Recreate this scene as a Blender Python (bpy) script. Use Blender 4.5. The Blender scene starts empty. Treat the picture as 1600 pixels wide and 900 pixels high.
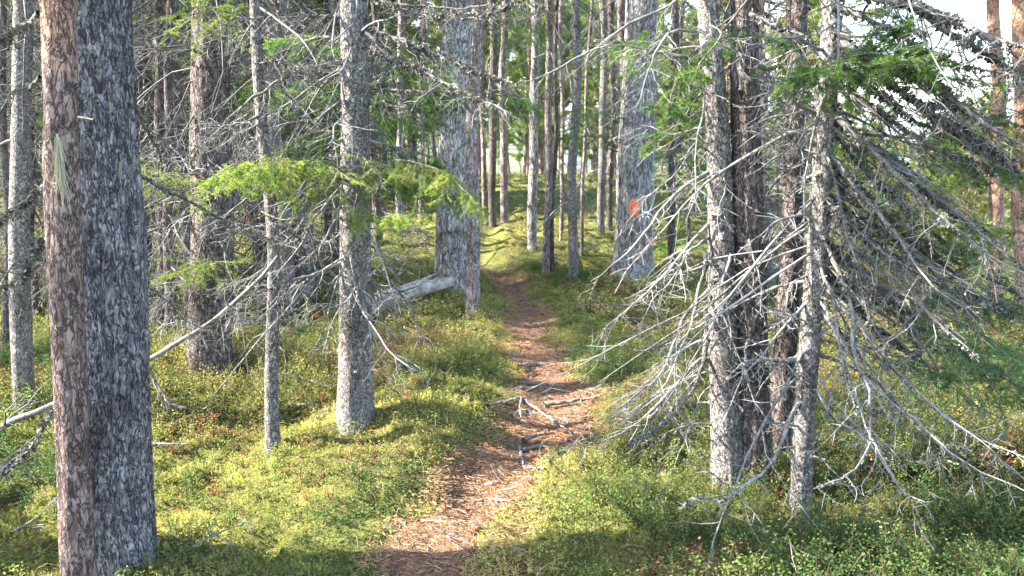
import bpy, math, random
import numpy as np
from mathutils import Vector

# ------------------------------------------------------------------ camera, sky, sun, exposure
C = bpy.data.collections.new('forest'); bpy.context.scene.collection.children.link(C)
SC = bpy.context.scene
F = 1400.0; PITCH = math.radians(10.1); CAMZ = 1.6
cam_d = bpy.data.cameras.new('camera'); cam = bpy.data.objects.new('camera', cam_d); C.objects.link(cam)
cam.location = (0, 0, CAMZ); cam.rotation_euler = (math.pi/2-PITCH, 0, 0)
cam_d.sensor_width = 36; cam_d.lens = 36*F/1600; cam_d.clip_start = 0.05; cam_d.clip_end = 20000
SC.camera = cam
SUN_AZ = math.radians(-90.5)      # clockwise from +Y, so the sun stands to the left and a little behind
SUN_EL = math.radians(36)
w = bpy.data.worlds.new('World'); SC.world = w; w.use_nodes = True
nt = w.node_tree; sky = nt.nodes.new('ShaderNodeTexSky'); sky.sky_type = 'NISHITA'; sky.sun_disc = False
sky.sun_elevation = SUN_EL; sky.sun_rotation = SUN_AZ; sky.dust_density = 1.0; sky.air_density = 1.0
nt.links.new(sky.outputs[0], nt.nodes['Background'].inputs[0]); nt.nodes['Background'].inputs[1].default_value = 0.15
sd = bpy.data.lights.new('sun', 'SUN'); sd.energy = 5.0; sd.angle = math.radians(0.5); sd.color = (1, .95, .86)
sun = bpy.data.objects.new('sun', sd); C.objects.link(sun)
S = Vector((math.sin(SUN_AZ)*math.cos(SUN_EL), math.cos(SUN_AZ)*math.cos(SUN_EL), math.sin(SUN_EL)))
sun.rotation_euler = S.to_track_quat('Z', 'Y').to_euler(); sun.location = S*40
SC.view_settings.view_transform = 'Standard'; SC.view_settings.look = 'None'
SC.view_settings.exposure = 3.05; SC.view_settings.gamma = 1; SC.view_settings.use_curve_mapping = False
SC.render.engine = 'CYCLES'
SC.cycles.max_bounces = 5; SC.cycles.diffuse_bounces = 3; SC.cycles.glossy_bounces = 1; SC.cycles.transmission_bounces = 3
SC.cycles.use_denoising = True; SC.cycles.use_adaptive_sampling = True; SC.cycles.adaptive_threshold = 0.02
SC.cycles.sample_clamp_indirect = 4

# ------------------------------------------------------------------ noise and placing helpers
rng = np.random.default_rng(7)
PERM = np.random.default_rng(3).random((256, 256))
def vnoise(x, y, s=0):
    x = np.asarray(x, float)+s*17.13; y = np.asarray(y, float)+s*9.71
    xi = np.floor(x).astype(np.int64); yi = np.floor(y).astype(np.int64)
    fx = x-xi; fy = y-yi; fx = fx*fx*(3-2*fx); fy = fy*fy*(3-2*fy)
    g = lambda a, b: PERM[a & 255, b & 255]
    return (g(xi, yi)*(1-fx)+g(xi+1, yi)*fx)*(1-fy)+(g(xi, yi+1)*(1-fx)+g(xi+1, yi+1)*fx)*fy
def fbm(x, y, o=4, s=0):
    a = 0.5; t = 0; n = 0
    for i in range(o):
        t = t+a*vnoise(x*2**i, y*2**i, s+i*3); n += a; a *= .5
    return t/n
def sstep(a, b, x):
    t = np.clip((x-a)/(b-a), 0, 1); return t*t*(3-2*t)
def ray(px, py):
    u = (px-800)/F; v = (450-py)/F
    d = np.array([u, math.cos(PITCH)+v*math.sin(PITCH), -math.sin(PITCH)+v*math.cos(PITCH)])
    return d
def P(px, py, Y):
    d = ray(px, py); t = Y/d[1]; return np.array([0, 0, CAMZ])+d*t
def flat(px, py):
    d = ray(px, py); t = -CAMZ/d[2]; return d[0]*t, d[1]*t
# path centre and half width from the ground positions
_pp = [(660, 960, 130), (690, 900, 95), (705, 860, 80), (742, 800, 55), (790, 745, 62), (835, 700, 72), (862, 660, 62), (864, 620, 46),
       (846, 580, 36), (833, 540, 31), (827, 500, 27), (818, 480, 25), (795, 455, 24), (780, 442, 22), (768, 428, 16), (752, 418, 8), (760, 400, 3), (800, 370, 2)]
PATH = np.array([(*flat(a, b)[::-1], (c/F)*(flat(a, b)[1]*1.02)) for a, b, c in _pp])   # rows: y, x, halfwidth
PATH = np.vstack([[[-6, -.9, .42], [0, -.5, .4]], PATH, [[25, 1.5, .02], [40, 4, .02]]])
PATH = PATH[np.argsort(PATH[:, 0])]
pc = lambda y: np.interp(y, PATH[:, 0], PATH[:, 1])
pw = lambda y: np.interp(y, PATH[:, 0], PATH[:, 2])
BUMPS = []      # x, y, radius, height
def pmask(x, y, soft=.12):
    d = np.abs(x-pc(y))+.04+.17*(fbm(x*3, y*3, 3, 11)-.5)*2
    return 1-sstep(-soft*.5, soft, d-pw(y))
def H(x, y):
    x = np.asarray(x, float); y = np.asarray(y, float)
    r = x-pc(np.clip(y, -6, 40))
    z = .46*sstep(8.6, 14.5, y)-.045*np.clip(y-18, 0, None)*sstep(18, 22, y)
    z = np.maximum(z, -14)
    dr = np.clip(r-1.7, 0, None); z = z-np.minimum(.034*dr**1.85, 18)*sstep(-2, 3, y+2)
    dl = np.clip(-r-9, 0, None); z = z-np.minimum(.05*dl, 6)
    m = pmask(x, y, .35)
    near = 1-sstep(60, 200, np.hypot(x, y))
    z = z+(1-m)*(.20*(fbm(x*.8, y*.8, 3, 1)-.5)+.17*(fbm(x*2.6, y*2.6, 3, 5)-.42)+.05*(1-np.abs(fbm(x*5, y*5, 2, 15)-.5)*4))*near+(1-m)*.03-.02*m
    z = z+.012*(fbm(x*9, y*9, 2, 8)-.5)*near
    for bx, by, br, bh in BUMPS:
        z = z+bh*np.exp(-((x-bx)**2+(y-by)**2)/(br*br))*(1-m)
    return z
def G(px, py):
    d = ray(px, py); t = np.arange(1.0, 80, .01)
    X = d[0]*t; Y = d[1]*t; Z = CAMZ+d[2]*t
    b = np.where(Z < H(X, Y))[0]
    i = b[0] if len(b) else len(t)-1
    return np.array([X[i], Y[i], float(H(X[i], Y[i]))])

# ------------------------------------------------------------------ mesh helpers
def nrm(v): return v/np.maximum(np.linalg.norm(v, axis=-1, keepdims=True), 1e-9)
class MB:
    def __init__(s): s.v = []; s.f4 = []; s.f3 = []; s.c = []; s.n = 0
    def add(s, v, f, col=None):
        v = np.asarray(v, float).reshape(-1, 3); f = np.asarray(f, np.int64)
        (s.f4 if f.shape[1] == 4 else s.f3).append(f+s.n); s.v.append(v); s.n += len(v)
        if col is None: col = (1, 1, 1)
        col = np.broadcast_to(np.asarray(col, float), (len(v), 3)); s.c.append(col)
    def tubes(s, Pn, R, k=4, col=None):
        N, m, _ = Pn.shape
        if N == 0: return
        t = nrm(np.gradient(Pn, axis=1))
        ref = np.where(np.abs(t[:, :, 2]).mean(1)[:, None, None] > .9, np.array([1., 0, 0]), np.array([0, 0, 1.]))
        u = nrm(np.cross(t, np.broadcast_to(ref, t.shape))); vv = np.cross(t, u)
        a = np.arange(k)*2*np.pi/k
        ring = Pn[:, :, None]+R[:, :, None, None]*(np.cos(a)[None, None, :, None]*u[:, :, None]+np.sin(a)[None, None, :, None]*vv[:, :, None])
        idx = np.arange(N*m*k).reshape(N, m, k)
        q = np.stack([idx[:, :-1], np.roll(idx, -1, 2)[:, :-1], np.roll(idx, -1, 2)[:, 1:], idx[:, 1:]], -1).reshape(-1, 4)
        if col is not None:
            col = np.asarray(col, float)
            if col.ndim == 2: col = np.repeat(col, m*k, 0)
        s.add(ring, q, col)
    def mesh(s, name, mat, smooth=True, origin=None):
        me = bpy.data.meshes.new(name)
        v = np.concatenate(s.v) if s.v else np.zeros((0, 3))
        if origin is not None: v = v-np.asarray(origin)
        f4 = np.concatenate(s.f4) if s.f4 else np.zeros((0, 4), int); f3 = np.concatenate(s.f3) if s.f3 else np.zeros((0, 3), int)
        me.vertices.add(len(v)); me.vertices.foreach_set('co', v.astype(np.float32).ravel())
        loops = np.concatenate([f4.ravel(), f3.ravel()]).astype(np.int32)
        me.loops.add(len(loops)); me.loops.foreach_set('vertex_index', loops)
        tot = np.concatenate([np.full(len(f4), 4), np.full(len(f3), 3)]).astype(np.int32)
        me.polygons.add(len(tot)); me.polygons.foreach_set('loop_start', (np.cumsum(tot)-tot).astype(np.int32))
        me.polygons.foreach_set('use_smooth', np.full(len(tot), smooth))
        me.update(calc_edges=True)
        at = me.color_attributes.new('Col', 'FLOAT_COLOR', 'POINT')
        c = np.concatenate(s.c) if s.c else np.zeros((0, 3))
        at.data.foreach_set('color', np.hstack([c, np.ones((len(c), 1))]).astype(np.float32).ravel())
        me.materials.append(mat); return me
    def obj(s, name, mat, parent=None, smooth=True, origin=None):
        o = bpy.data.objects.new(name, s.mesh(name, mat, smooth, origin)); C.objects.link(o)
        if origin is not None and parent is None: o.location = origin
        if parent is not None: o.parent = parent
        return o
def tag(o, label=None, cat=None, group=None, kind=None):
    for k, v in (('label', label), ('category', cat), ('group', group), ('kind', kind)):
        if v: o[k] = v
    return o
def empty(name, loc, label, cat, group=None):
    o = bpy.data.objects.new(name, None); C.objects.link(o); o.location = loc; o.empty_display_size = .2
    return tag(o, label, cat, group)

def grow(base, d, L, m, droop=0., wig=.1, g=rng, lift=0.):
    N = len(base); out = np.zeros((N, m, 3)); out[:, 0] = base; d = nrm(d); L = np.broadcast_to(L, (N,))
    for i in range(1, m):
        f = i/(m-1)
        d = nrm(d+wig*g.normal(size=(N, 3))+np.array([0, 0, -droop*(1-f)+lift*f]))
        out[:, i] = out[:, i-1]+d*(L/(m-1))[:, None]
    return out
def attach(Pn, R, n, t0=.12, t1=.98, ang=55, g=rng, zj=.15, down=0., alt=True):
    """n children on each parent polyline; base, direction, radius, t"""
    N, m, _ = Pn.shape
    t = np.sort(t0+(t1-t0)*g.random((N, n)), axis=1)
    k = np.clip((t*(m-1)).astype(int), 0, m-2); fr = t*(m-1)-k
    ii = np.arange(N)[:, None]
    a = Pn[ii, k]; b = Pn[ii, k+1]; base = a+(b-a)*fr[..., None]; tan = nrm(b-a)
    rad = R[ii, k]*(1-fr)+R[ii, k+1]*fr
    side = nrm(np.cross(tan, np.array([0, 0, 1.]))+1e-6)
    sg = np.where(np.arange(n)[None, :] % 2 == 0, 1, -1) if alt else g.choice([-1, 1], (N, n))
    an = np.radians(ang+g.normal(size=(N, n))*12)
    d = tan*np.cos(an)[..., None]+side*(np.sin(an)*sg)[..., None]+g.normal(size=(N, n, 3))*zj
    d[..., 2] -= down
    return base.reshape(-1, 3), nrm(d).reshape(-1, 3), rad.ravel(), t.ravel()
def taper(N, m, r0, r1):
    f = np.linspace(0, 1, m)[None]; r0 = np.broadcast_to(r0, (N,))[:, None]; r1 = np.broadcast_to(r1, (N,))[:, None]
    return r0*(1-f)+r1*f
def needles(mb, Pn, n, ln, wd, cols, g=rng, fwd=.7, flatn=.5):
    N, m, _ = Pn.shape
    if N == 0: return
    i = np.repeat(np.arange(N), n); M = len(i); t = g.random(M)*.999; k = (t*(m-1)).astype(int); fr = (t*(m-1)-k)[:, None]
    a = Pn[i, k]; b = Pn[i, k+1]; base = a+(b-a)*fr; tan = nrm(b-a)
    rd = g.normal(size=(M, 3)); rd[:, 2] *= flatn; rd[:, 2] += .15; rd -= tan*(rd*tan).sum(1, keepdims=True); rd = nrm(rd)
    d = nrm(tan*fwd+rd); L = ln*(.7+.5*g.random(M))[:, None]
    wv = nrm(np.cross(d, g.normal(size=(M, 3))))*wd*.5
    v = np.stack([base-wv, base+wv, base+d*L], 1)
    c = np.asarray(cols)[i] if np.ndim(cols) == 2 else np.broadcast_to(cols, (M, 3))
    c = c*(.8+.4*g.random((M, 1)))
    mb.add(v, np.arange(M*3).reshape(-1, 3), np.repeat(c, 3, 0))
def flakes(mb, Pn, R, n, size, cols, g=rng, hang=.6):
    """leafy lichen: small bent scales and tassels round a branch"""
    N, m, _ = Pn.shape
    i = np.repeat(np.arange(N), n); M = len(i)
    if M == 0: return
    cl = g.random((N, 8)); t = np.clip(cl[i, g.integers(0, 8, M)]+g.normal(size=M)*.07, .02, .97); k = (t*(m-1)).astype(int); fr = (t*(m-1)-k)
    a = Pn[i, k]; b = Pn[i, k+1]; rd = nrm(g.normal(size=(M, 3)))
    base = a+(b-a)*fr[:, None]+rd*(R[i, k])[:, None]*.8
    d = nrm(rd+np.array([0, 0, -hang])+.4*g.normal(size=(M, 3))); L = size*(.4+1.1*g.random(M)**2)[:, None]
    wv = nrm(np.cross(d, g.normal(size=(M, 3))))*L*.33
    tip = base+d*L; mid = base+d*L*.5+nrm(g.normal(size=(M, 3)))*L*.15
    v = np.stack([base, mid-wv, tip, mid+wv], 1)
    c = np.asarray(cols)[g.integers(0, len(cols), M)]*(.7+.6*g.random((M, 1)))
    mb.add(v, np.arange(M*4).reshape(-1, 4), np.repeat(c, 4, 0))

# ------------------------------------------------------------------ materials
def new_mat(name):
    m = bpy.data.materials.new(name); m.use_nodes = True; nt = m.node_tree
    for n in list(nt.nodes): nt.nodes.remove(n)
    out = nt.nodes.new('ShaderNodeOutputMaterial')
    return m, nt, out
def N_(nt, t, **kw):
    n = nt.nodes.new(t)
    for k, v in kw.items():
        if k.startswith('i_'):
            key = k[2:]; key = int(key) if key.isdigit() else key.replace('_', ' ')
            n.inputs[key].default_value = v
        else: setattr(n, k, v)
    return n
def ramp(nt, src, stops):
    r = nt.nodes.new('ShaderNodeValToRGB'); e = r.color_ramp.elements
    while len(e) < len(stops): e.new(.5)
    for el, (p, c) in zip(e, stops): el.position = p; el.color = (*c, 1) if len(c) == 3 else c
    nt.links.new(src, r.inputs[0]); return r.outputs[0]
def mix(nt, fac, a, b, mode='MIX'):
    n = nt.nodes.new('ShaderNodeMix'); n.data_type = 'RGBA'; n.blend_type = mode
    for sock, val in ((0, fac), (6, a), (7, b)):
        if hasattr(val, 'default_value') or hasattr(val, 'is_output'): nt.links.new(val, n.inputs[sock])
        else: n.inputs[sock].default_value = val if sock == 0 else (*val, 1)
    return n.outputs[2]
def mth(nt, op, a, b=0., c=None):
    n = nt.nodes.new('ShaderNodeMath'); n.operation = op
    for i, v in enumerate((a, b, c)):
        if v is None: continue
        if isinstance(v, (int, float)): n.inputs[i].default_value = v
        else: nt.links.new(v, n.inputs[i])
    return n.outputs[0]
def bark(name, cols, crack, lichen, zs=.33, plate=38, lich=.5, bump=.012, warm=None, fine=160, crackw=.12):
    """plated bark: cells stretched upwards, dark cracks, lichen crust"""
    m, nt, out = new_mat(name); L = nt.links
    tc = N_(nt, 'ShaderNodeTexCoord'); mp = N_(nt, 'ShaderNodeMapping'); mp.inputs['Scale'].default_value = (1, 1, zs)
    L.new(tc.outputs['Object'], mp.inputs[0])
    wn = N_(nt, 'ShaderNodeTexNoise', i_Scale=22., i_Detail=4.); L.new(mp.outputs[0], wn.inputs[0])
    wadd = N_(nt, 'ShaderNodeVectorMath', operation='MULTIPLY_ADD'); L.new(wn.outputs[1], wadd.inputs[0])
    wadd.inputs[1].default_value = (.09, .09, .09); L.new(mp.outputs[0], wadd.inputs[2])
    vd = N_(nt, 'ShaderNodeTexVoronoi', feature='DISTANCE_TO_EDGE', i_Scale=plate*1.7); L.new(wadd.outputs[0], vd.inputs[0])
    vc = N_(nt, 'ShaderNodeTexVoronoi', feature='F1', i_Scale=plate*1.7); L.new(wadd.outputs[0], vc.inputs[0])
    sep = N_(nt, 'ShaderNodeSeparateColor'); L.new(vc.outputs[1], sep.inputs[0])
    nf = N_(nt, 'ShaderNodeTexNoise', i_Scale=fine, i_Detail=5., i_Roughness=.7); L.new(mp.outputs[0], nf.inputs[0])
    nl = N_(nt, 'ShaderNodeTexNoise', i_Scale=9., i_Detail=5., i_Roughness=.65); L.new(tc.outputs['Object'], nl.inputs[0])
    cellv = mth(nt, 'MULTIPLY_ADD', nf.outputs[0], .6, mth(nt, 'MULTIPLY', sep.outputs[0], .6))
    base = ramp(nt, cellv, [(.15, cols[0]), (.45, cols[1]), (.75, cols[2])])
    if warm:   # thin orange bark higher up a pine
        sx = N_(nt, 'ShaderNodeSeparateXYZ'); L.new(tc.outputs['Object'], sx.inputs[0])
        zz = mth(nt, 'MULTIPLY_ADD', nl.outputs[0], 1.2, sx.outputs[2])
        mr = N_(nt, 'ShaderNodeMapRange', i_1=warm[0], i_2=warm[1]); L.new(zz, mr.inputs[0])
        wcol = ramp(nt, nf.outputs[0], [(.3, (.20, .105, .07)), (.5, (.36, .205, .13)), (.7, (.48, .34, .25))])
        base = mix(nt, mr.outputs[0], base, wcol)
    mp2 = N_(nt, 'ShaderNodeMapping'); mp2.inputs['Scale'].default_value = (1, 1, zs*.8); L.new(tc.outputs['Object'], mp2.inputs[0])
    rn = N_(nt, 'ShaderNodeTexNoise', i_Scale=plate*1.15, i_Detail=3., i_Roughness=.6, i_Distortion=.6); L.new(mp2.outputs[0], rn.inputs[0])
    rg = mth(nt, 'ABSOLUTE', mth(nt, 'SUBTRACT', rn.outputs[0], .5))
    rk = N_(nt, 'ShaderNodeMapRange', i_1=.0, i_2=crackw*.42); L.new(rg, rk.inputs[0])
    vk = N_(nt, 'ShaderNodeMapRange', i_1=0., i_2=crackw, i_3=.45, i_4=1.); L.new(vd.outputs[0], vk.inputs[0])
    ck0 = mth(nt, 'MULTIPLY', rk.outputs[0], vk.outputs[0])
    ck = N_(nt, 'ShaderNodeMapRange', i_1=0., i_2=.9); L.new(ck0, ck.inputs[0])
    col = mix(nt, ck.outputs[0], crack, base)
    lm = ramp(nt, mth(nt, 'MULTIPLY_ADD', nf.outputs[0], .45, mth(nt, 'MULTIPLY', nl.outputs[0], .75)), [(1-lich*.65, (0, 0, 0)), (1-lich*.65+.08, (1, 1, 1))])
    col = mix(nt, lm, col, lichen)
    lf = N_(nt, 'ShaderNodeTexNoise', i_Scale=2.6, i_Detail=3.); L.new(tc.outputs['Object'], lf.inputs[0])
    col = mix(nt, 1., col, ramp(nt, lf.outputs[0], [(.32, (.62, .58, .55)), (.5, (1, 1, 1)), (.68, (1.2, 1.22, 1.15))]), 'MULTIPLY')
    at = N_(nt, 'ShaderNodeVertexColor', layer_name='Col'); col = mix(nt, 1., col, at.outputs[0], 'MULTIPLY')
    p = N_(nt, 'ShaderNodeBsdfPrincipled', i_Roughness=.9); p.inputs['Specular IOR Level'].default_value = .2
    L.new(col, p.inputs['Base Color'])
    hgt = mth(nt, 'ADD', mth(nt, 'MULTIPLY', ck.outputs[0], .7), mth(nt, 'MULTIPLY', nf.outputs[0], .6))
    bp = N_(nt, 'ShaderNodeBump', i_Strength=1., i_Distance=bump); L.new(hgt, bp.inputs['Height']); L.new(bp.outputs[0], p.inputs['Normal'])
    L.new(p.outputs[0], out.inputs[0]); return m
def leafmat(name, trans=.35, rough=.75, gain=1., tcol=(1., 1.1, .55)):
    m, nt, out = new_mat(name); L = nt.links
    at = N_(nt, 'ShaderNodeVertexColor', layer_name='Col')
    col = mix(nt, 1., at.outputs[0], (gain, gain, gain), 'MULTIPLY')
    p = N_(nt, 'ShaderNodeBsdfPrincipled', i_Roughness=rough); p.inputs['Specular IOR Level'].default_value = .18; L.new(col, p.inputs['Base Color'])
    t = N_(nt, 'ShaderNodeBsdfTranslucent'); L.new(mix(nt, 1., col, tcol, 'MULTIPLY'), t.inputs[0])
    mx = N_(nt, 'ShaderNodeMixShader', i_0=trans); L.new(p.outputs[0], mx.inputs[1]); L.new(t.outputs[0], mx.inputs[2])
    L.new(mx.outputs[0], out.inputs[0]); return m
def woodmat(name, a, b, c, sc=60):
    m, nt, out = new_mat(name); L = nt.links
    tc = N_(nt, 'ShaderNodeTexCoord'); n = N_(nt, 'ShaderNodeTexNoise', i_Scale=sc, i_Detail=4., i_Roughness=.7); L.new(tc.outputs['Object'], n.inputs[0])
    n2 = N_(nt, 'ShaderNodeTexNoise', i_Scale=6., i_Detail=2.); L.new(tc.outputs['Object'], n2.inputs[0])
    col = ramp(nt, mth(nt, 'MULTIPLY_ADD', n.outputs[0], .6, mth(nt, 'MULTIPLY', n2.outputs[0], .45)), [(.38, a), (.52, b), (.66, c)])
    at = N_(nt, 'ShaderNodeVertexColor', layer_name='Col'); col = mix(nt, 1., col, at.outputs[0], 'MULTIPLY')
    p = N_(nt, 'ShaderNodeBsdfPrincipled', i_Roughness=.85); p.inputs['Specular IOR Level'].default_value = .25; L.new(col, p.inputs['Base Color'])
    bp = N_(nt, 'ShaderNodeBump', i_Strength=.7, i_Distance=.004); L.new(n.outputs[0], bp.inputs['Height']); L.new(bp.outputs[0], p.inputs['Normal'])
    L.new(p.outputs[0], out.inputs[0]); return m
M = {}
M['pine_old'] = bark('old_pine_bark', [(.095, .080, .084), (.175, .160, .170), (.315, .30, .31)], (.030, .023, .026), (.26, .28, .22), zs=.42, plate=40, lich=.46, bump=.014, crackw=.16)
M['pine_red'] = bark('red_pine_bark', [(.085, .055, .046), (.155, .105, .088), (.255, .19, .165)], (.035, .02, .02), (.36, .33, .25), zs=.45, plate=34, lich=.34, bump=.008, warm=(2.2, 2.5), crackw=.14)
M['pine'] = bark('pine_bark', [(.14, .095, .085), (.25, .19, .175), (.38, .32, .30)], (.06, .04, .035), (.30, .30, .24), zs=.4, plate=34, lich=.4, bump=.010, warm=(3.6, 7.0), crackw=.14)
M['pine_orange'] = bark('orange_pine_bark', [(.15, .09, .07), (.28, .18, .14), (.44, .33, .27)], (.09, .045, .03), (.32, .30, .24), zs=.45, plate=26, lich=.3, bump=.008, warm=(.2, 2.2), crackw=.12)
M['pine_pale'] = bark('grey_furrowed_bark', [(.17, .15, .14), (.32, .30, .29), (.50, .47, .44)], (.07, .055, .05), (.38, .39, .30), zs=.32, plate=24, lich=.5, bump=.016, crackw=.16)
M['spruce'] = bark('spruce_bark', [(.09, .077, .07), (.20, .18, .165), (.36, .335, .31)], (.045, .036, .03), (.31, .31, .255), zs=.7, plate=60, lich=.44, bump=.010, fine=150, crackw=.13)
M['spruce_dark'] = bark('dark_spruce_bark', [(.06, .045, .042), (.12, .094, .086), (.21, .175, .16)], (.03, .02, .018), (.28, .29, .23), zs=.35, plate=48, lich=.40, bump=.010, crackw=.14)
M['dead'] = woodmat('dead_twig', (.065, .058, .052), (.15, .14, .13), (.30, .285, .26))
M['deadgrey'] = woodmat('grey_dead_twig', (.05, .045, .04), (.115, .105, .095), (.21, .195, .175))
M['live'] = woodmat('twig_bark', (.07, .055, .04), (.14, .11, .085), (.24, .2, .16))
M['log'] = woodmat('weathered_wood', (.17, .13, .10), (.32, .27, .22), (.48, .43, .375), 35)
M['lichen'] = leafmat('lichen', .15, .9, tcol=(1, 1, .8))
M['needle'] = leafmat('needles', .38)
M['leaf'] = leafmat('shrub_leaves', .42)
M['litter'] = leafmat('needle_litter', .1, .8, tcol=(1, .8, .5))

def ground_mat(path=False):
    m, nt, out = new_mat('path_soil' if path else 'forest_floor'); L = nt.links
    tc = N_(nt, 'ShaderNodeTexCoord'); ns = lambda s, d=5., r=.6: (lambda n: (L.new(tc.outputs['Object'], n.inputs[0]), n.outputs[0])[1])(N_(nt, 'ShaderNodeTexNoise', i_Scale=s, i_Detail=d, i_Roughness=r))
    a = ns(1.3); b = ns(9.); c = ns(60., 4., .75); d = ns(180., 3., .8)
    if path:
        col = ramp(nt, mth(nt, 'MULTIPLY_ADD', c, .6, mth(nt, 'MULTIPLY', b, .4)), [(.34, (.06, .038, .025)), (.48, (.165, .09, .052)), (.6, (.285, .165, .095)), (.75, (.35, .26, .18))])
        col = mix(nt, ramp(nt, a, [(.5, (0, 0, 0)), (.66, (.7, .7, .7))]), col, (.10, .065, .045))
    else:
        moss = ramp(nt, mth(nt, 'MULTIPLY_ADD', c, .5, mth(nt, 'MULTIPLY', b, .5)), [(.34, (.045, .05, .015)), (.48, (.115, .12, .032)), (.62, (.22, .20, .06)), (.75, (.29, .25, .10))])
        dark = ramp(nt, c, [(.35, (.035, .035, .015)), (.55, (.09, .085, .03)), (.72, (.16, .12, .06))])
        col = mix(nt, ramp(nt, a, [(.46, (0, 0, 0)), (.60, (1, 1, 1))]), moss, dark)
        vl = N_(nt, 'ShaderNodeVectorMath', operation='LENGTH'); L.new(tc.outputs['Object'], vl.inputs[0]); fr = N_(nt, 'ShaderNodeMapRange', i_1=35., i_2=110.); L.new(vl.outputs['Value'], fr.inputs[0])
        fn = ns(.12, 8., .8); col = mix(nt, fr.outputs[0], col, ramp(nt, fn, [(.4, (.035, .05, .025)), (.6, (.09, .10, .04))]))
    p = N_(nt, 'ShaderNodeBsdfPrincipled', i_Roughness=.95); p.inputs['Specular IOR Level'].default_value = .1; L.new(col, p.inputs['Base Color'])
    h = mth(nt, 'MULTIPLY_ADD', c, 1., mth(nt, 'MULTIPLY', d, .6))
    bp = N_(nt, 'ShaderNodeBump', i_Strength=1., i_Distance=.02); L.new(h, bp.inputs['Height']); L.new(bp.outputs[0], p.inputs['Normal'])
    L.new(p.outputs[0], out.inputs[0]); return m
M['ground'] = ground_mat(); M['path'] = ground_mat(True)
def hill_mat():
    m, nt, out = new_mat('far_forest_cover'); L = nt.links
    tc = N_(nt, 'ShaderNodeTexCoord'); n = N_(nt, 'ShaderNodeTexNoise', i_Scale=.02, i_Detail=8., i_Roughness=.8); L.new(tc.outputs['Object'], n.inputs[0])
    p = N_(nt, 'ShaderNodeBsdfPrincipled', i_Roughness=1.); L.new(ramp(nt, n.outputs[0], [(.4, (.03, .045, .025)), (.6, (.075, .09, .04))]), p.inputs['Base Color'])
    L.new(p.outputs[0], out.inputs[0]); return m
M['hill'] = hill_mat()

# ------------------------------------------------------------------ tree positions that raise the ground round their feet
HERO = dict(
  # key: base px, base py (or None), Y depth (or None), axis px at top of frame, width at base, width at frame top, height, bark, label
  thinpine=(122, 905, 2.72, 82, 50, 45, 11, 'pine_red', 'slim reddish pine trunk in front of the thick dark trunk, orange peeling bark higher up'),
  bigpine=(181, 905, 3.05, 149, 124, 92, 15, 'pine_old', 'thick dark trunk of deeply plated bluish grey bark directly behind the slim reddish trunk'),
  darktree=(327, 584, None, 331, 66, 52, 14, 'spruce_dark', 'stout dark furrowed trunk rising from green shrubs behind the leaning bare branch'),
  sapling=(426, 704, None, 405, 22, 15, 8, 'spruce', 'thin grey stem standing in moss between the stout dark trunk and the lichened spruce'),
  midspruce=(554, 662, None, 553, 54, 38, 12, 'spruce', 'grey spruce on a mossy mound with lichened branches and a bright green spray'),
  palebig=(706, 457, None, 712, 50, 42, 16, 'pine_pale', 'big pale grey furrowed trunk left of the path behind the fallen log'),
  thinpath=(738, 492, None, 746, 21, 17, 13, 'pine', 'slim pinkish trunk standing just in front of the big pale furrowed trunk'),
  markpine=(987, 440, None, 1004, 61, 44, 17, 'pine_pale', 'big pale furrowed trunk with an orange paint blaze right of the path'),
  clusterA=(1139, 778, 3.60, 1106, 50, 30, 11, 'spruce', 'sunlit grey spruce at left of the foreground clump, bare branches drooping over the path'),
  clusterB=(1181, 779, 3.60, 1164, 54, 34, 12, 'spruce_dark', 'dark shaded spruce trunk squeezed in the middle of the foreground clump'),
  clusterC=(1214, 768, 3.85, 1250, 38, 20, 7, 'spruce_dark', 'dark leaning stem at the back of the foreground clump'),
  clusterD=(1251, 782, 3.30, 1298, 31, 29, 11, 'spruce', 'grey spruce at right of the foreground clump with many branches sweeping down the slope'),
)
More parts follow.
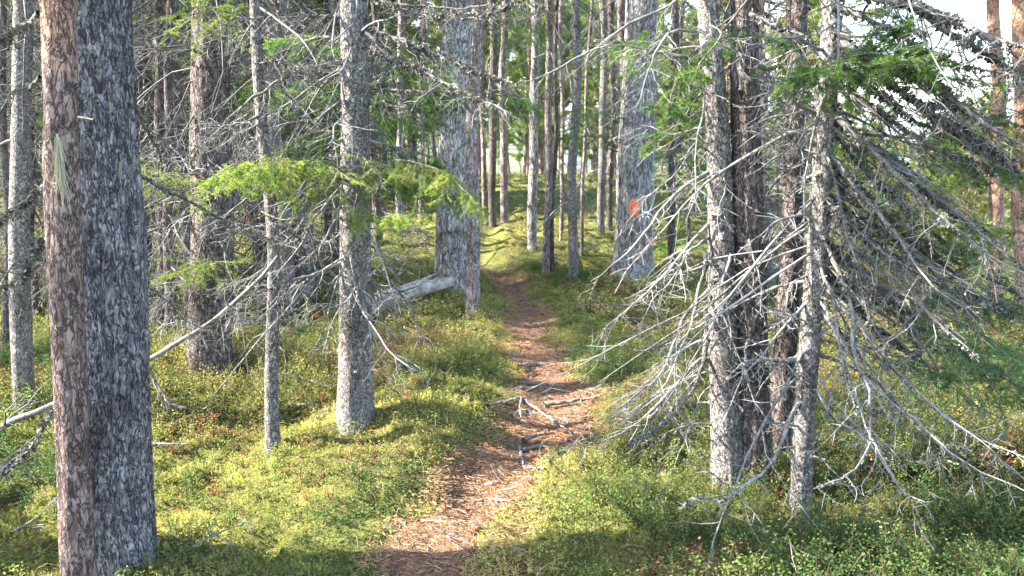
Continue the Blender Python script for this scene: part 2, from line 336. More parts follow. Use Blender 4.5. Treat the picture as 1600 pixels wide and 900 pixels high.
MID = [ # px, py base, px at top, w base, w top, height, bark, kind, label
 (832, 390, 834, 14, 12, 16, 'pine_pale', 'pine', 'straight pale slim trunk on the sunlit rise where the path fades'),
 (853, 431, 858, 11, 9, 15, 'pine', 'pine', 'straight dark brown slim trunk beside the bend of the path'),
 (863, 427, 868, 6, 5, 10, 'spruce_dark', 'spruce', 'very thin brown stem close behind the dark brown slim trunk'),
 (896, 440, 898, 14, 12, 14, 'spruce', 'spruce', 'bluish grey slim trunk left of the pine with the orange blaze'),
 (877, 376, 879, 6, 5, 12, 'pine', 'pine', 'hair-thin brown stem on the rise between two slim trunks'),
 (909, 398, 921, 5, 4, 10, 'pine', 'spruce', 'spindly stem just right of the bluish grey slim trunk'),
 (966, 420, 974, 12, 11, 15, 'pine', 'pine', 'pinkish slim trunk half hidden by the pine with the orange blaze'),
 (770, 353, 768, 11, 10, 14, 'spruce_dark', 'pine', 'dark slim trunk seen just right of the pinkish path-side trunk'),
 (788, 346, 787, 11, 10, 15, 'pine', 'pine', 'brown trunk at the left edge of the mossy rise'),
 (758, 350, 752, 8, 6, 13, 'pine', 'pine', 'thin brown trunk behind the pinkish path-side trunk'),
 (939, 362, 942, 11, 10, 13, 'spruce', 'spruce', 'grey trunk in the shade beyond the rise, right of the spindly stem'),
 (952, 360, 957, 9, 9, 12, 'spruce_dark', 'spruce', 'dark trunk beyond the rise, just left of the pine with the blaze'),
 (38, 645, 34, 32, 26, 13, 'spruce', 'spruce', 'half sunlit grey trunk left of the two foreground trunks'),
 (8, 560, 8, 10, 9, 12, 'spruce_dark', 'spruce', 'thin dark trunk at the left edge behind the half sunlit trunk'),
 (1182, 560, 1184, 17, 15, 12, 'pine_orange', 'pine', 'reddish pine trunk glimpsed between the stems of the foreground clump'),
 (1548, 555, 1556, 21, 17, 15, 'pine_orange', 'pine', 'orange pine trunk on the slope behind the sweeping dead branches'),
 (1594, 570, 1592, 26, 22, 15, 'pine_orange', 'pine', 'pinkish orange pine trunk at the right edge of the slope'),
 (626, 430, 624, 10, 9, 14, 'pine_pale', 'pine', 'pale slim pine behind the lichened spruce in the left thicket'),
 (512, 455, 512, 12, 9, 12, 'spruce_dark', 'spruce', 'dark spruce stem behind and left of the lichened spruce'),
 (428, 450, 430, 10, 9, 14, 'pine_orange', 'pine', 'orange slim pine behind the thin grey stem in the thicket'),
 (252, 500, 250, 16, 12, 11, 'spruce_dark', 'spruce', 'dark twiggy spruce between the thick front trunk and the stout dark trunk'),
 (660, 425, 662, 9, 8, 12, 'pine', 'pine', 'thin pine stem left of the big pale furrowed trunk'),
 (1050, 420, 1052, 12, 9, 12, 'spruce_dark', 'spruce', 'dark spruce stem right of the pine with the orange blaze'),
 (1230, 470, 1232, 13, 10, 11, 'spruce_dark', 'spruce', 'dark spruce stem seen between the last two stems of the foreground clump'),
]
mx, my = flat(650, 655); BUMPS.append((mx, my+.1, .5, .12))
mx, my = flat(1020, 480); BUMPS.append((mx, my, .5, .16))
mx, my = flat(1160, 770); BUMPS.append((mx+.05, my+.1, .45, .09))
mx, my = flat(760, 460); BUMPS.append((mx-.35, my, .6, .12))
mx, my = flat(330, 600); BUMPS.append((mx, my, .7, .1))

# ------------------------------------------------------------------ ground, path, hills
def axis(lo, hi, c0, c1, s, gr):
    mid = np.arange(c0, c1, s); a = [c1]; st = s
    while a[-1] < hi: st *= gr; a.append(a[-1]+st)
    b = [c0]; st = s
    while b[-1] > lo: st *= gr; b.append(b[-1]-st)
    return np.concatenate([np.array(b[::-1])[:-1], mid, np.array(a)])
gx = axis(-6000, 6000, -3.6, 4.0, .032, 1.035); gy = axis(-300, 9000, 1.6, 9.0, .032, 1.03)
X, Y = np.meshgrid(gx, gy); Z = H(X, Y)
ny, nx = X.shape; idx = np.arange(nx*ny).reshape(ny, nx)
g = MB(); g.add(np.stack([X, Y, Z], -1), np.stack([idx[:-1, :-1], idx[:-1, 1:], idx[1:, 1:], idx[1:, :-1]], -1).reshape(-1, 4))
tag(g.obj('ground', M['ground']), kind='structure')
ys = np.concatenate([np.arange(-4, 1.5, .1), np.arange(1.5, 9.3, .03)])
ts = np.linspace(-1.35, 1.35, 45)
PX = pc(ys)[:, None]+ts[None]*(pw(ys)+.04)[:, None]; PY = np.repeat(ys[:, None], len(ts), 1)
mk = pmask(PX, PY, .10)
PZ = H(PX, PY)+.018-.06*(1-sstep(0, .6, mk))+.012*(fbm(PX*14, PY*14, 3, 2)-.5)
ny, nx = PX.shape; idx = np.arange(nx*ny).reshape(ny, nx)
g = MB(); g.add(np.stack([PX, PY, PZ], -1), np.stack([idx[:-1, :-1], idx[:-1, 1:], idx[1:, 1:], idx[1:, :-1]], -1).reshape(-1, 4))
tag(g.obj('path', M['path']), kind='structure')
# far wooded ridge across the valley
az = np.radians(np.linspace(-75, 75, 200)); rr = np.array([2600, 3200, 3900, 4600, 5200])
hz = np.array([-18, 5, 40, 62, 58])
AZ, RR = np.meshgrid(az, rr); HZ = hz[:, None]*(1+.35*(fbm(AZ*6+9, RR*0.001, 3, 4)-.5)*2)
HZ[0] = -40
idx = np.arange(AZ.size).reshape(AZ.shape)
g = MB(); g.add(np.stack([RR*np.sin(AZ), RR*np.cos(AZ), HZ], -1), np.stack([idx[:-1, :-1], idx[:-1, 1:], idx[1:, 1:], idx[1:, :-1]], -1).reshape(-1, 4))
tag(g.obj('hills', M['hill']), kind='structure')

# ------------------------------------------------------------------ trunks
def trunk_mb(Pl, R, segs, rough=.006, lump=.05, ridge=26., seed=0, flare=.35, fh=.16, stubs=0, stubz=3.):
    """Pl polyline (local), R radii; bark relief is real geometry"""
    mb = MB(); m = len(Pl); a = np.arange(segs)*2*np.pi/segs
    A, T = np.meshgrid(a, np.arange(m)); z = Pl[:, 2][:, None]+0*A; R = R[:, None]
    cx = np.cos(A); sx = np.sin(A)
    lo = 1+lump*(vnoise(cx*1.3+z*1.2, sx*1.3+z*.7, seed)-.5)*2
    arc = A*R
    bk = fbm(cx*R*ridge*2+50, sx*R*ridge*2+z*ridge*.22+50, 3, seed+5)
    bk = 1-np.abs(bk-.5)*3.5
    zb = z-z[0]
    fl = 1+flare*np.exp(-np.clip(zb, 0, None)/fh)*(.75+.55*np.sin(A*5+seed)*.5+.25*np.sin(A*3+seed*2))
    r = R*lo*fl+rough*bk
    v = np.stack([Pl[:, 0][:, None]+r*cx, Pl[:, 1][:, None]+r*sx, z], -1)
    idx = np.arange(m*segs).reshape(m, segs); q = np.stack([idx[:-1], np.roll(idx, -1, 1)[:-1], np.roll(idx, -1, 1)[1:], idx[1:]], -1).reshape(-1, 4)
    mb.add(v, q)
    if stubs:
        g_ = np.random.default_rng(seed+77); zs_ = .15+(stubz-.15)*g_.random(stubs); k = np.array([np.argmin(abs(Pl[:, 2]-q_)) for q_ in zs_]); az_ = g_.random(stubs)*6.28; rr_ = R[k, 0]
        dd = np.stack([np.cos(az_), np.sin(az_), .25*g_.normal(size=stubs)-.1], -1); b0 = Pl[k]+dd*np.array([1, 1, 0])*rr_[:, None]*.85
        mb.tubes(grow(b0, dd, rr_*.25+.015+.06*g_.random(stubs)**2.5, 4, .05, .12, g_), taper(stubs, 4, .004+.005*g_.random(stubs), .0022), 6)
        kb = g_.random(stubs) < .8; kn = b0[kb]+dd[kb]*.002; mb.tubes(np.stack([kn, kn+dd[kb]*(rr_[kb]*.15+.006)[:, None], kn+dd[kb]*(rr_[kb]*.15+.010)[:, None]], 1), np.stack([.016+.006*g_.random(kb.sum()), .011*np.ones(kb.sum()), .003*np.ones(kb.sum())], 1), 7)
    return mb
def spine(base, p2, height, r0, r2, seed, m=120, crook=.012):
    """axis through base (z0) and p2; radius r0 at base, r2 at p2, tapering on to the top"""
    dz = p2[2]-base[2]; lx = (p2[0]-base[0])/dz; ly = (p2[1]-base[1])/dz
    z = np.concatenate([[-.15], np.linspace(0, 1, m)**1.35*height]); z = np.unique(z)
    lean = np.where(z < dz, z, dz+(z-dz)*.35)
    q = np.random.default_rng(seed); ph = q.random(4)*6
    x = lx*lean+crook*(np.sin(z*1.7+ph[0])+.6*np.sin(z*3.9+ph[1]))*np.clip(z, 0, 1)
    y = ly*lean+crook*(np.sin(z*1.5+ph[2])+.6*np.sin(z*4.3+ph[3]))*np.clip(z, 0, 1)
    r = np.where(z < dz, r0+(r2-r0)*z/dz, r2*(1-np.clip((z-dz)/(height-dz), 0, 1))**.9+.006)
    return np.stack([x, y, z], -1), r
TREES = {}
def hero(key):
    px, py, Yd, tx, w0, w1, h, bk, label = HERO[key]
    if Yd is None: b = G(px, py); Yd = b[1]
    else: q = P(px, py, Yd); b = np.array([q[0], Yd, 0]); b[2] = float(H(b[0], b[1]))
    p2 = P(tx, 0, Yd+.02)
    q0 = P(px, py, Yd)
    if b[2] < q0[2]-.02:   # foot below the frame: carry the lean down to the ground
        k = (b[2]-q0[2])/(p2[2]-q0[2]); b[0] = q0[0]+(p2[0]-q0[0])*k
    dist = Yd*math.cos(PITCH)+.0
    r0 = w0/2/F*(Yd/math.cos(PITCH)*.99); r1 = w1/2/F*Yd
    kind = 'pine' if 'pine' in key or bk.startswith('pine') else 'spruce'
    t = empty(kind+'_tree', b, label, kind+' tree')
    big = w0 > 100
    Pl, R = spine(b, p2, h, r0, r1, hash(key) % 1 + len(key)*7+px, m=340 if big else 220, crook=.010 if w0 > 30 else .02)
    rough = {'pine_old': .015, 'pine_pale': .012, 'spruce_dark': .009, 'pine_red': .005, 'pine': .004}.get(bk, .0035)
    mb = trunk_mb(Pl, R, 150 if big else 72 if w0 > 40 else 36, rough=rough*(1 if w0 > 30 else .5), lump=.06, ridge=22 if 'pine' in bk else 34, seed=px % 97,
                  flare=.28 if big else .85, fh=.12, stubs=(70 if bk.startswith('spruce') else 10) if w0 > 30 else 24, stubz=3.4 if Yd < 6 else 5)
    mb.obj('trunk', M[bk], t)
    TREES[key] = dict(e=t, b=np.array(b), Pl=Pl, R=R, Y=Yd, h=h); return t
for k in HERO: hero(k)
for i, row in enumerate(MID):
    px, py, tx, w0, w1, h, bk, kind, label = row
    b = G(px, py) if not (px > 1100 or px in (660, 626, 512, 428)) else None
    if b is None:
        Yd = {1182: 8.5, 1548: 9.5, 1594: 8.8, 1050: 11, 1230: 9.5, 660: 12.5, 626: 11.5, 512: 9.5, 428: 11}[px]
        q = P(px, py, Yd); b = np.array([q[0], Yd, float(H(q[0], Yd))])
    Yd = b[1]; p2 = P(tx, 0, Yd)
    t = empty(kind+'_tree', b, label, kind+' tree')
    Pl, R = spine(b, p2, h, w0/2/F*Yd, w1/2/F*Yd, i+40, m=90, crook=.02)
    trunk_mb(Pl, R, 20, rough=.004, lump=.08, ridge=20, seed=i, flare=.3, fh=.12).obj('trunk', M[bk], t)
    TREES['mid%d' % i] = dict(e=t, b=np.array(b), Pl=Pl, R=R, Y=Yd, h=h, kind=kind)

# ------------------------------------------------------------------ branch makers (meshes in the tree's own space)
GREENS = np.array([(.055, .115, .022), (.085, .16, .03), (.12, .20, .035), (.045, .095, .03)])
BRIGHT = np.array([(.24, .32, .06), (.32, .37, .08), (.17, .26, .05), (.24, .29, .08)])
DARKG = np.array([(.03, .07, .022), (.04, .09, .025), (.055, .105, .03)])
LICH = np.array([(.07, .07, .058), (.12, .125, .105), (.19, .195, .16), (.045, .04, .036)])
LICHD = np.array([(.035, .032, .028), (.06, .056, .048), (.10, .095, .08), (.17, .17, .145)])
def resample(pts, m):
    pts = np.asarray(pts, float); d = np.r_[0, np.cumsum(np.linalg.norm(np.diff(pts, axis=0), axis=1))]
    # smooth by Catmull-like interpolation of a finer chain
    t = np.linspace(0, d[-1], m); out = np.stack([np.interp(t, d, pts[:, i]) for i in range(3)], -1)
    k = max(1, m//10)
    for _ in range(k):
        out[1:-1] = out[1:-1]*.5+(out[:-2]+out[2:])*.25
    return out
def hb(key, pix, dY=(0, 0), r=.012, tw=10, tl=.35, sub=4, mat='dead', lich=0, green=0, gcol=GREENS, down=.25, seed=0, needle=.016, name='dead_branch', label=None, lcol=LICH, ang=55, tstart=.15, tipr=.18):
    """a branch traced as a chain of image points at depths off its trunk"""
    T = TREES[key]; g_ = np.random.default_rng(abs(seed+int(pix[0][0]*7+pix[0][1]*13)))
    n = len(pix); Ys = T['Y']+np.interp(np.arange(n), np.linspace(0, n-1, len(dY)), dY)
    pts = np.array([P(a, b, y) for (a, b), y in zip(pix, Ys)])-T['b']
    Lg = np.linalg.norm(np.diff(pts, axis=0), axis=1).sum(); m = max(10, int(Lg/.045))
    c = resample(pts, m); kk_ = np.interp(np.arange(m), np.arange(0, m+4, 4), g_.normal(size=len(np.arange(0, m+4, 4)))*.008); kz_ = np.interp(np.arange(m), np.arange(0, m+3, 3), g_.normal(size=len(np.arange(0, m+3, 3)))*.007)
    kf = min(1, Lg/.5)**2; c[1:-1, 0] += kk_[1:-1]*kf; c[1:-1, 2] += kz_[1:-1]*kf; c[1:-1] += g_.normal(size=(m-2, 3))*.0025*kf
    R = taper(1, m, r*.82, r*.10 if tipr == .18 else r*tipr); Pn = c[None]; tone = lambda n_: (.55+.6*g_.random((n_, 1)))*np.ones((1, 3))
    mb = MB(); mb.tubes(Pn, R*(1+.18*g_.normal(size=R.shape)), 8, tone(1)*.5+.45)
    L2 = None; L3 = None
    if tw:
        if not green: tw = int(tw*1.35)
        bs, d, rad, t = attach(Pn, R, tw, tstart, .99, ang, g_, .22, down)
        ln = tl*(.35+.9*g_.random(len(bs)))*(1.15-.6*t); L2 = grow(bs, d, ln, 9, .03+.12*down, .16, g_); R2 = taper(len(bs), 9, np.minimum(rad*.5, .0036), .0008)
        mb.tubes(L2, R2, 5, tone(len(bs)))
        if sub:
            bs, d, rad, t = attach(L2, R2, sub, .2, .97, 50, g_, .3, down*.6)
            ln = tl*.33*(.3+g_.random(len(bs)))*(1.2-.7*t); L3 = grow(bs, d, ln, 5, .05, .2, g_); mb.tubes(L3, taper(len(bs), 5, .0014, .0006), 3, tone(len(bs)))
    o = mb.obj(name, M[mat], T['e'])
    if label: o['label'] = label
    if lich:
        lb = MB(); flakes(lb, Pn, R, int(lich*Lg*(1100 if lcol is not LICH else 700)), .017 if lcol is not LICH else .011, lcol, g_)
        if L2 is not None: flakes(lb, L2, R2, int(lich*16), .009, lcol, g_)
        tag(lb.obj('lichen', M['lichen'], o, smooth=False), kind='stuff')
    if green and L2 is not None:
        nb = MB(); sel = g_.random(len(L2)) < green
        A = L2[sel]; ca = gcol[g_.integers(0, len(gcol), len(A))]
        needles(nb, A, 110, needle, .0020, ca, g_)
        if L3 is not None:
            s3 = np.repeat(sel, sub); A = L3[s3]; ca = np.repeat(ca, sub, 0); needles(nb, A, 46, needle, .0020, ca, g_)
        nb.obj('foliage', M['needle'], o, smooth=False)
    return o

# --- left spruce of the clump
A = 'clusterA'
hb(A, [(1108, 452), (1078, 478), (1052, 540), (1030, 590), (998, 622), (955, 652), (900, 672)], (0, -.35), .010, 9, .28, 3)
hb(A, [(1104, 395), (1092, 440), (1082, 500), (1066, 545), (1040, 598), (1008, 632), (965, 672)], (-.02, -.5), .009, 8, .25, 3)
hb(A, [(1112, 562), (1086, 566), (1062, 600), (1036, 630), (995, 660), (945, 686), (880, 705)], (0, -.3), .012, 8, .22, 3, label='thick pale drooping branch reaching down to the path')
hb(A, [(1106, 490), (1098, 560), (1086, 600), (1060, 627), (1034, 657), (980, 700)], (-.02, -.7), .012, 7, .2, 3, lich=1.0, mat='deadgrey')
hb(A, [(1108, 268), (1072, 292), (1042, 316), (1002, 366), (965, 405), (922, 440)], (0, -.3), .012, 9, .22, 3)
hb(A, [(1108, 350), (1062, 404), (1022, 440), (985, 475), (945, 510)], (0, -.25), .009, 14, .26, 4)
hb(A, [(1106, 372), (1080, 392), (1050, 440), (1020, 470), (1000, 520)], (0, -.45), .007, 12, .22, 4)
hb(A, [(1106, 412), (1080, 415), (1040, 432), (1000, 458), (962, 478)], (0, .35), .006, 12, .2, 3)
hb(A, [(1112, 530), (1082, 536), (1044, 570), (1000, 610), (950, 635)], (0, .2), .007, 8, .2, 3)
hb(A, [(1116, 575), (1075, 590), (1030, 612), (975, 650), (925, 682)], (0, .1), .006, 7, .2, 3)
hb(A, [(1116, 600), (1092, 618), (1075, 660), (1060, 700), (1040, 745)], (0, -.3), .005, 7, .16, 3)
hb(A, [(1116, 664), (1078, 662), (1042, 671), (1000, 695)], (0, -.25), .006, 6, .15, 2)
hb(A, [(1116, 742), (1095, 730), (1070, 724)], (0, -.15), .006, 4, .1, 2)
hb(A, [(1104, -25), (1042, 8), (975, 45), (920, 80), (850, 115), (788, 132)], (0, -.2), .009, 10, .22, 3)
hb(A, [(1104, 52), (1052, 44), (1022, 85), (1004, 130), (996, 172), (962, 178)], (0, -.5), .008, 9, .2, 3, label='pale crooked branch hooking down at its tip')
hb(A, [(1106, 96), (1070, 88), (1030, 82), (985, 66), (940, 72), (900, 60)], (0, -.2), .008, 12, .3, 5, green=.3, gcol=GREENS)
hb(A, [(1106, 200), (1076, 205), (1050, 215), (1015, 190), (975, 205)], (0, .2), .007, 9, .25, 4)
hb(A, [(1106, 235), (1080, 222), (1062, 270), (1020, 300), (985, 340)], (0, -.3), .006, 9, .22, 4)
hb(A, [(1108, 120), (1085, 110), (1060, 120), (1045, 150), (1040, 190)], (0, -.3), .006, 16, .2, 5, green=.9, name='live_branch', mat='live')
hb(A, [(1108, 168), (1080, 180), (1040, 205), (1010, 225)], (0, -.1), .006, 14, .16, 4, green=.7, name='live_branch', mat='live')
hb(A, [(1106, 75), (1060, 78), (1000, 62), (960, 70)], (0, .3), .006, 16, .2, 5, green=.8, name='live_branch', mat='live')
hb(A, [(1112, 40), (1135, 55), (1090, 95), (1078, 130)], (-.12, -.4), .005, 10, .14, 4, green=.7, name='live_branch', mat='live')
hb(A, [(1142, 396), (1130, 430), (1118, 470), (1106, 530)], (-.06, -.2), .008, 5, .1, 2)
hb(A, [(1128, 474), (1146, 540), (1156, 572), (1168, 622)], (-.06, -.15), .007, 5, .12, 2, label='pale stub branch hanging in front of the dark middle trunk')
hb(A, [(1134, 424), (1160, 455), (1165, 500), (1172, 536)], (-.05, -.1), .006, 5, .12, 2)
hb(A, [(1114, 250), (1140, 290), (1120, 330), (1126, 380)], (-.06, -.3), .005, 8, .12, 3)
hb(A, [(1100, 150), (1085, 240), (1092, 300), (1070, 350)], (-.1, -.4), .005, 9, .14, 3)
# --- middle trunk
B = 'clusterB'
hb(B, [(1170, 530), (1160, 562), (1150, 602), (1130, 660), (1108, 722)], (-.08, -.4), .008, 7, .14, 3)
hb(B, [(1164, 575), (1176, 622), (1206, 662), (1225, 672)], (-.08, -.3), .007, 6, .12, 2)
hb(B, [(1172, 22), (1210, 38), (1260, 60), (1300, 90)], (-.05, -.3), .012, 10, .2, 4, lich=1.4, lcol=LICHD, mat='deadgrey')
hb(B, [(1176, 95), (1150, 82), (1140, 60), (1110, 45)], (-.08, -.3), .007, 10, .2, 4)
hb(B, [(1172, 205), (1230, 230), (1270, 262), (1300, 280)], (-.05, -.1), .011, 9, .2, 4, lich=.4)
hb(B, [(1172, 128), (1200, 125), (1250, 140)], (.02, .4), .009, 12, .25, 4, lich=.6)
hb(B, [(1176, 272), (1215, 262), (1255, 245)], (-.05, .3), .008, 9, .22, 4)
hb(B, [(1178, 395), (1208, 375), (1240, 360), (1262, 352)], (0, .1), .012, 8, .15, 3)
hb(B, [(1180, 440), (1205, 425), (1225, 412)], (0, .1), .010, 7, .15, 3)
hb(B, [(1182, 475), (1205, 485), (1235, 500), (1255, 512)], (-.08, -.08), .008, 8, .12, 3)
hb(B, [(1180, 330), (1215, 320), (1250, 290), (1290, 280)], (-.05, .2), .007, 10, .25, 4)
hb(B, [(1176, 160), (1215, 180), (1235, 230), (1240, 290)], (0, .25), .007, 12, .2, 4)
# --- right trunk: inner side
D = 'clusterD'
hb(D, [(1256, 560), (1225, 562), (1192, 562), (1160, 565)], (0, -.15), .013, 14, .18, 3, lich=.8, label='short horizontal lichened branch joining the stems')
hb(D, [(1262, 505), (1230, 490), (1192, 475)], (0, -.1), .008, 8, .15, 3)
hb(D, [(1258, 545), (1238, 585), (1222, 620), (1212, 650)], (0, -.2), .008, 9, .15, 3)
hb(D, [(1256, 665), (1215, 663), (1178, 658)], (0, -.15), .008, 4, .1, 2)
hb(D, [(1252, 625), (1228, 668), (1200, 735), (1150, 768), (1095, 778), (1070, 792)], (0, -.55), .011, 9, .14, 3, lich=.5, label='pale branch bent down to the ground before the clump')
hb(D, [(1262, 430), (1235, 440), (1228, 480), (1232, 520)], (0, -.15), .006, 9, .12, 3)
hb(D, [(1264, 335), (1232, 338), (1205, 350), (1185, 372)], (0, -.1), .009, 8, .16, 3)
hb(D, [(1270, 245), (1235, 225), (1205, 200), (1175, 190)], (0, -.25), .008, 12, .2, 4)
hb(D, [(1278, 180), (1240, 160), (1215, 130), (1190, 120)], (0, -.2), .009, 12, .22, 4, lich=.5)
hb(D, [(1292, 80), (1240, 60), (1200, 62), (1160, 40)], (0, -.35), .008, 14, .25, 5, green=.3)
hb(D, [(1288, 120), (1250, 140), (1230, 190), (1225, 250)], (0, .3), .007, 14, .25, 4)
# --- right trunk: the fan sweeping down the slope
fan = [
 ([(1305, -40), (1370, 0), (1440, 20), (1500, 40), (1550, 62), (1640, 85)], (0, -.7), .028, 18, .35, 5, 2.6, 0, LICHD),
 ([(1300, -60), (1400, -15), (1480, 42), (1520, 72), (1562, 95), (1640, 150)], (0, -.5), .022, 16, .3, 5, 2.4, 0, LICHD),
 ([(1296, 0), (1340, 18), (1400, 48), (1440, 78), (1500, 100), (1600, 120), (1660, 140)], (0, -.4), .012, 14, .3, 5, .8, 0, LICHD),
 ([(1292, 40), (1345, 88), (1430, 116), (1475, 142), (1512, 178), (1552, 206), (1640, 250)], (0, -.6), .022, 18, .32, 5, 2.2, .12, LICHD),
 ([(1292, 75), (1370, 120), (1422, 156), (1470, 190), (1540, 230), (1640, 300)], (0, -.25), .014, 18, .3, 5, 1.4, .15, LICHD),
 ([(1296, 92), (1380, 135), (1440, 165), (1490, 172), (1560, 190), (1640, 200)], (0, .3), .010, 16, .32, 5, .8, .4, LICHD),
 ([(1290, 150), (1330, 198), (1392, 232), (1428, 268), (1458, 226 + 60)], (0, -.2), .011, 14, .25, 5, .9, 0, LICHD),
 ([(1288, 180), (1350, 222), (1400, 252), (1450, 302), (1502, 342), (1560, 392), (1640, 440)], (0, -.5), .015, 18, .3, 5, .8, .1, LICH),
 ([(1290, 165), (1345, 222), (1382, 246), (1412, 286), (1452, 322), (1502, 366), (1546, 392), (1640, 450)], (0, -.7), .014, 14, .3, 4, .6, 0, LICH),
 ([(1284, 190), (1346, 232), (1370, 276), (1402, 306), (1416, 326), (1430, 360)], (0, -.3), .009, 12, .24, 4, .8, 0, LICHD),
 ([(1280, 230), (1340, 290), (1366, 322), (1402, 366), (1422, 402), (1442, 432), (1486, 466), (1540, 520)], (0, -.6), .014, 14, .3, 4, .6, 0, LICH),
 ([(1278, 300), (1320, 345), (1372, 386), (1402, 432), (1432, 466), (1470, 512), (1530, 566)], (0, -.5), .018, 14, .3, 4, 1., 0, LICH),
 ([(1276, 325), (1312, 370), (1352, 402), (1400, 452), (1424, 502), (1440, 560)], (0, -.3), .012, 14, .3, 4, .8, 0, LICHD),
 ([(1274, 388), (1320, 410), (1352, 436), (1382, 472), (1412, 500), (1445, 540), (1475, 590)], (0, .2), .012, 12, .3, 4, .5, 0, LICH),
 ([(1278, 290), (1340, 348), (1400, 360), (1460, 382), (1530, 402)], (0, .1), .011, 18, .3, 5, 1., .45, LICHD),
 ([(1272, 410), (1306, 470), (1316, 540), (1322, 600), (1342, 650)], (0, -.5), .010, 12, .2, 4, .7, 0, LICH),
 ([(1276, 350), (1332, 470), (1337, 560), (1360, 600), (1364, 640), (1358, 702), (1322, 740), (1270, 764)], (0, -.9), .011, 12, .2, 3, .7, 0, LICH),
 ([(1268, 600), (1310, 660), (1356, 700), (1392, 750), (1422, 775), (1462, 783)], (0, -.5), .009, 10, .2, 3, .4, 0, LICH),
 ([(1272, 462), (1350, 590), (1402, 642), (1452, 676), (1512, 720), (1640, 780)], (0, -.7), .010, 14, .25, 3, .2, 0, LICH),
 ([(1276, 430), (1350, 530), (1402, 590), (1466, 640), (1512, 680), (1562, 705), (1650, 722)], (0, -.5), .010, 14, .25, 3, .3, 0, LICH),
 ([(1276, 440), (1340, 500), (1420, 600), (1480, 650), (1540, 700), (1640, 765)], (0, -.6), .008, 12, .25, 3, 0, 0, LICH),
 ([(1270, 545), (1330, 575), (1400, 620), (1450, 690), (1500, 760)], (0, .1), .008, 12, .25, 3, .2, 0, LICH),
 ([(1268, 580), (1310, 640), (1370, 690), (1420, 700)], (0, -.2), .007, 10, .2, 3, .2, 0, LICH),
 ([(1278, 370), (1350, 420), (1430, 480), (1500, 530), (1560, 610)], (0, .4), .013, 16, .35, 5, .8, .1, LICHD),
 ([(1280, 250), (1350, 300), (1430, 380), (1500, 440), (1580, 500)], (0, .5), .013, 18, .35, 5, .8, .12, LICHD),
 ([(1270, 480), (1330, 540), (1380, 600), (1420, 660)], (0, .3), .008, 14, .25, 4, .4, 0, LICH),
 ([(1276, 400), (1330, 450), (1380, 540), (1400, 620), (1385, 700)], (0, -.3), .007, 10, .2, 3, .3, 0, LICH),
 ([(1284, 215), (1310, 290), (1325, 370), (1350, 450), (1360, 520)], (0, -.5), .008, 12, .2, 4, .7, 0, LICH),
 ([(1270, 700), (1330, 775), (1370, 800), (1415, 832)], (0, -.4), .004, 6, .15, 3, 0, 0, LICH),
]
for i, (pix, dY, r, tw, tl, sub, li, gr, lc) in enumerate(fan):
    hb(D, pix, dY, r, tw, tl, sub, lich=li, green=gr, lcol=lc, mat='dead' if i in (12+4, 17, 18, 19, 20, 22, 28) else 'deadgrey', seed=i, down=.3, gcol=GREENS)
gq = np.random.default_rng(12)
for i in range(12):     # more boughs of the fan, all hanging outward and down on the slope side
    y0 = 50+390*(i+gq.random()*.8)/12; ex = 1440+220*gq.random(); sl = .62+.30*gq.random(); dq = -.5+1.2*gq.random(); x0 = np.interp(y0, [0, 780], [1300, 1252])
    pix = [(x0, y0), (x0+(ex-x0)*.3, y0+(ex-x0)*.3*sl*1.15), (x0+(ex-x0)*.62, y0+(ex-x0)*.62*sl*1.05), (ex, y0+(ex-x0)*sl*.92)]
    hb(D, pix, (0, dq), .010+.007*gq.random(), 14, .26, 5, lich=1.0, green=.12 if i % 3 == 0 else 0, lcol=LICHD, mat='deadgrey', seed=700+i, down=.3)
for i, (pix, dY, r, tw, tl, gc) in enumerate([
 ([(1296, 50), (1340, 62), (1380, 52), (1420, 62), (1440, 90)], (-.05, -.3), .007, 30, .28, GREENS),
 ([(1292, 100), (1330, 88), (1370, 80), (1410, 92), (1432, 98)], (-.05, -.5), .007, 30, .26, GREENS),
 ([(1290, 130), (1300, 112), (1280, 110), (1245, 122)], (-.05, -.5), .006, 22, .22, GREENS),
 ([(1296, 15), (1330, 15), (1390, 30), (1420, 40)], (0, .3), .006, 18, .25, GREENS),
 ([(1290, 110), (1400, 130), (1480, 118), (1530, 135), (1560, 150)], (0, .3), .008, 24, .3, GREENS),
 ([(1286, 160), (1420, 230), (1500, 245), (1560, 260), (1620, 280)], (0, .1), .008, 30, .3, GREENS),
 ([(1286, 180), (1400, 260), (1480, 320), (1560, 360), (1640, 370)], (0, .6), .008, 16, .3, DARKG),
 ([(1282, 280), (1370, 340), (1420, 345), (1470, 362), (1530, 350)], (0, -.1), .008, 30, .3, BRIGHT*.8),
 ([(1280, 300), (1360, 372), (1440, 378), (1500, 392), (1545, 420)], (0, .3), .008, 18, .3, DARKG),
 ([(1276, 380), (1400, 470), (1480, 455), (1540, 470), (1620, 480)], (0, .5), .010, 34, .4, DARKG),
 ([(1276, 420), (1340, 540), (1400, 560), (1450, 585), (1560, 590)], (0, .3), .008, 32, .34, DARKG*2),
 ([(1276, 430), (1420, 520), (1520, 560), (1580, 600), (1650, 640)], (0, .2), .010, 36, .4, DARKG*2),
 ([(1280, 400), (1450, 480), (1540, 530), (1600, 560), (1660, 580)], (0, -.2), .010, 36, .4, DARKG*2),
 ([(1286, 200), (1450, 220), (1540, 170), (1600, 180), (1650, 200)], (0, .4), .008, 26, .35, DARKG*1.2),
]):
    hb(D, pix, dY, r, tw, tl, 5, green=1., gcol=gc, name='live_branch', mat='live', seed=90+i, tstart=.35, down=.15)
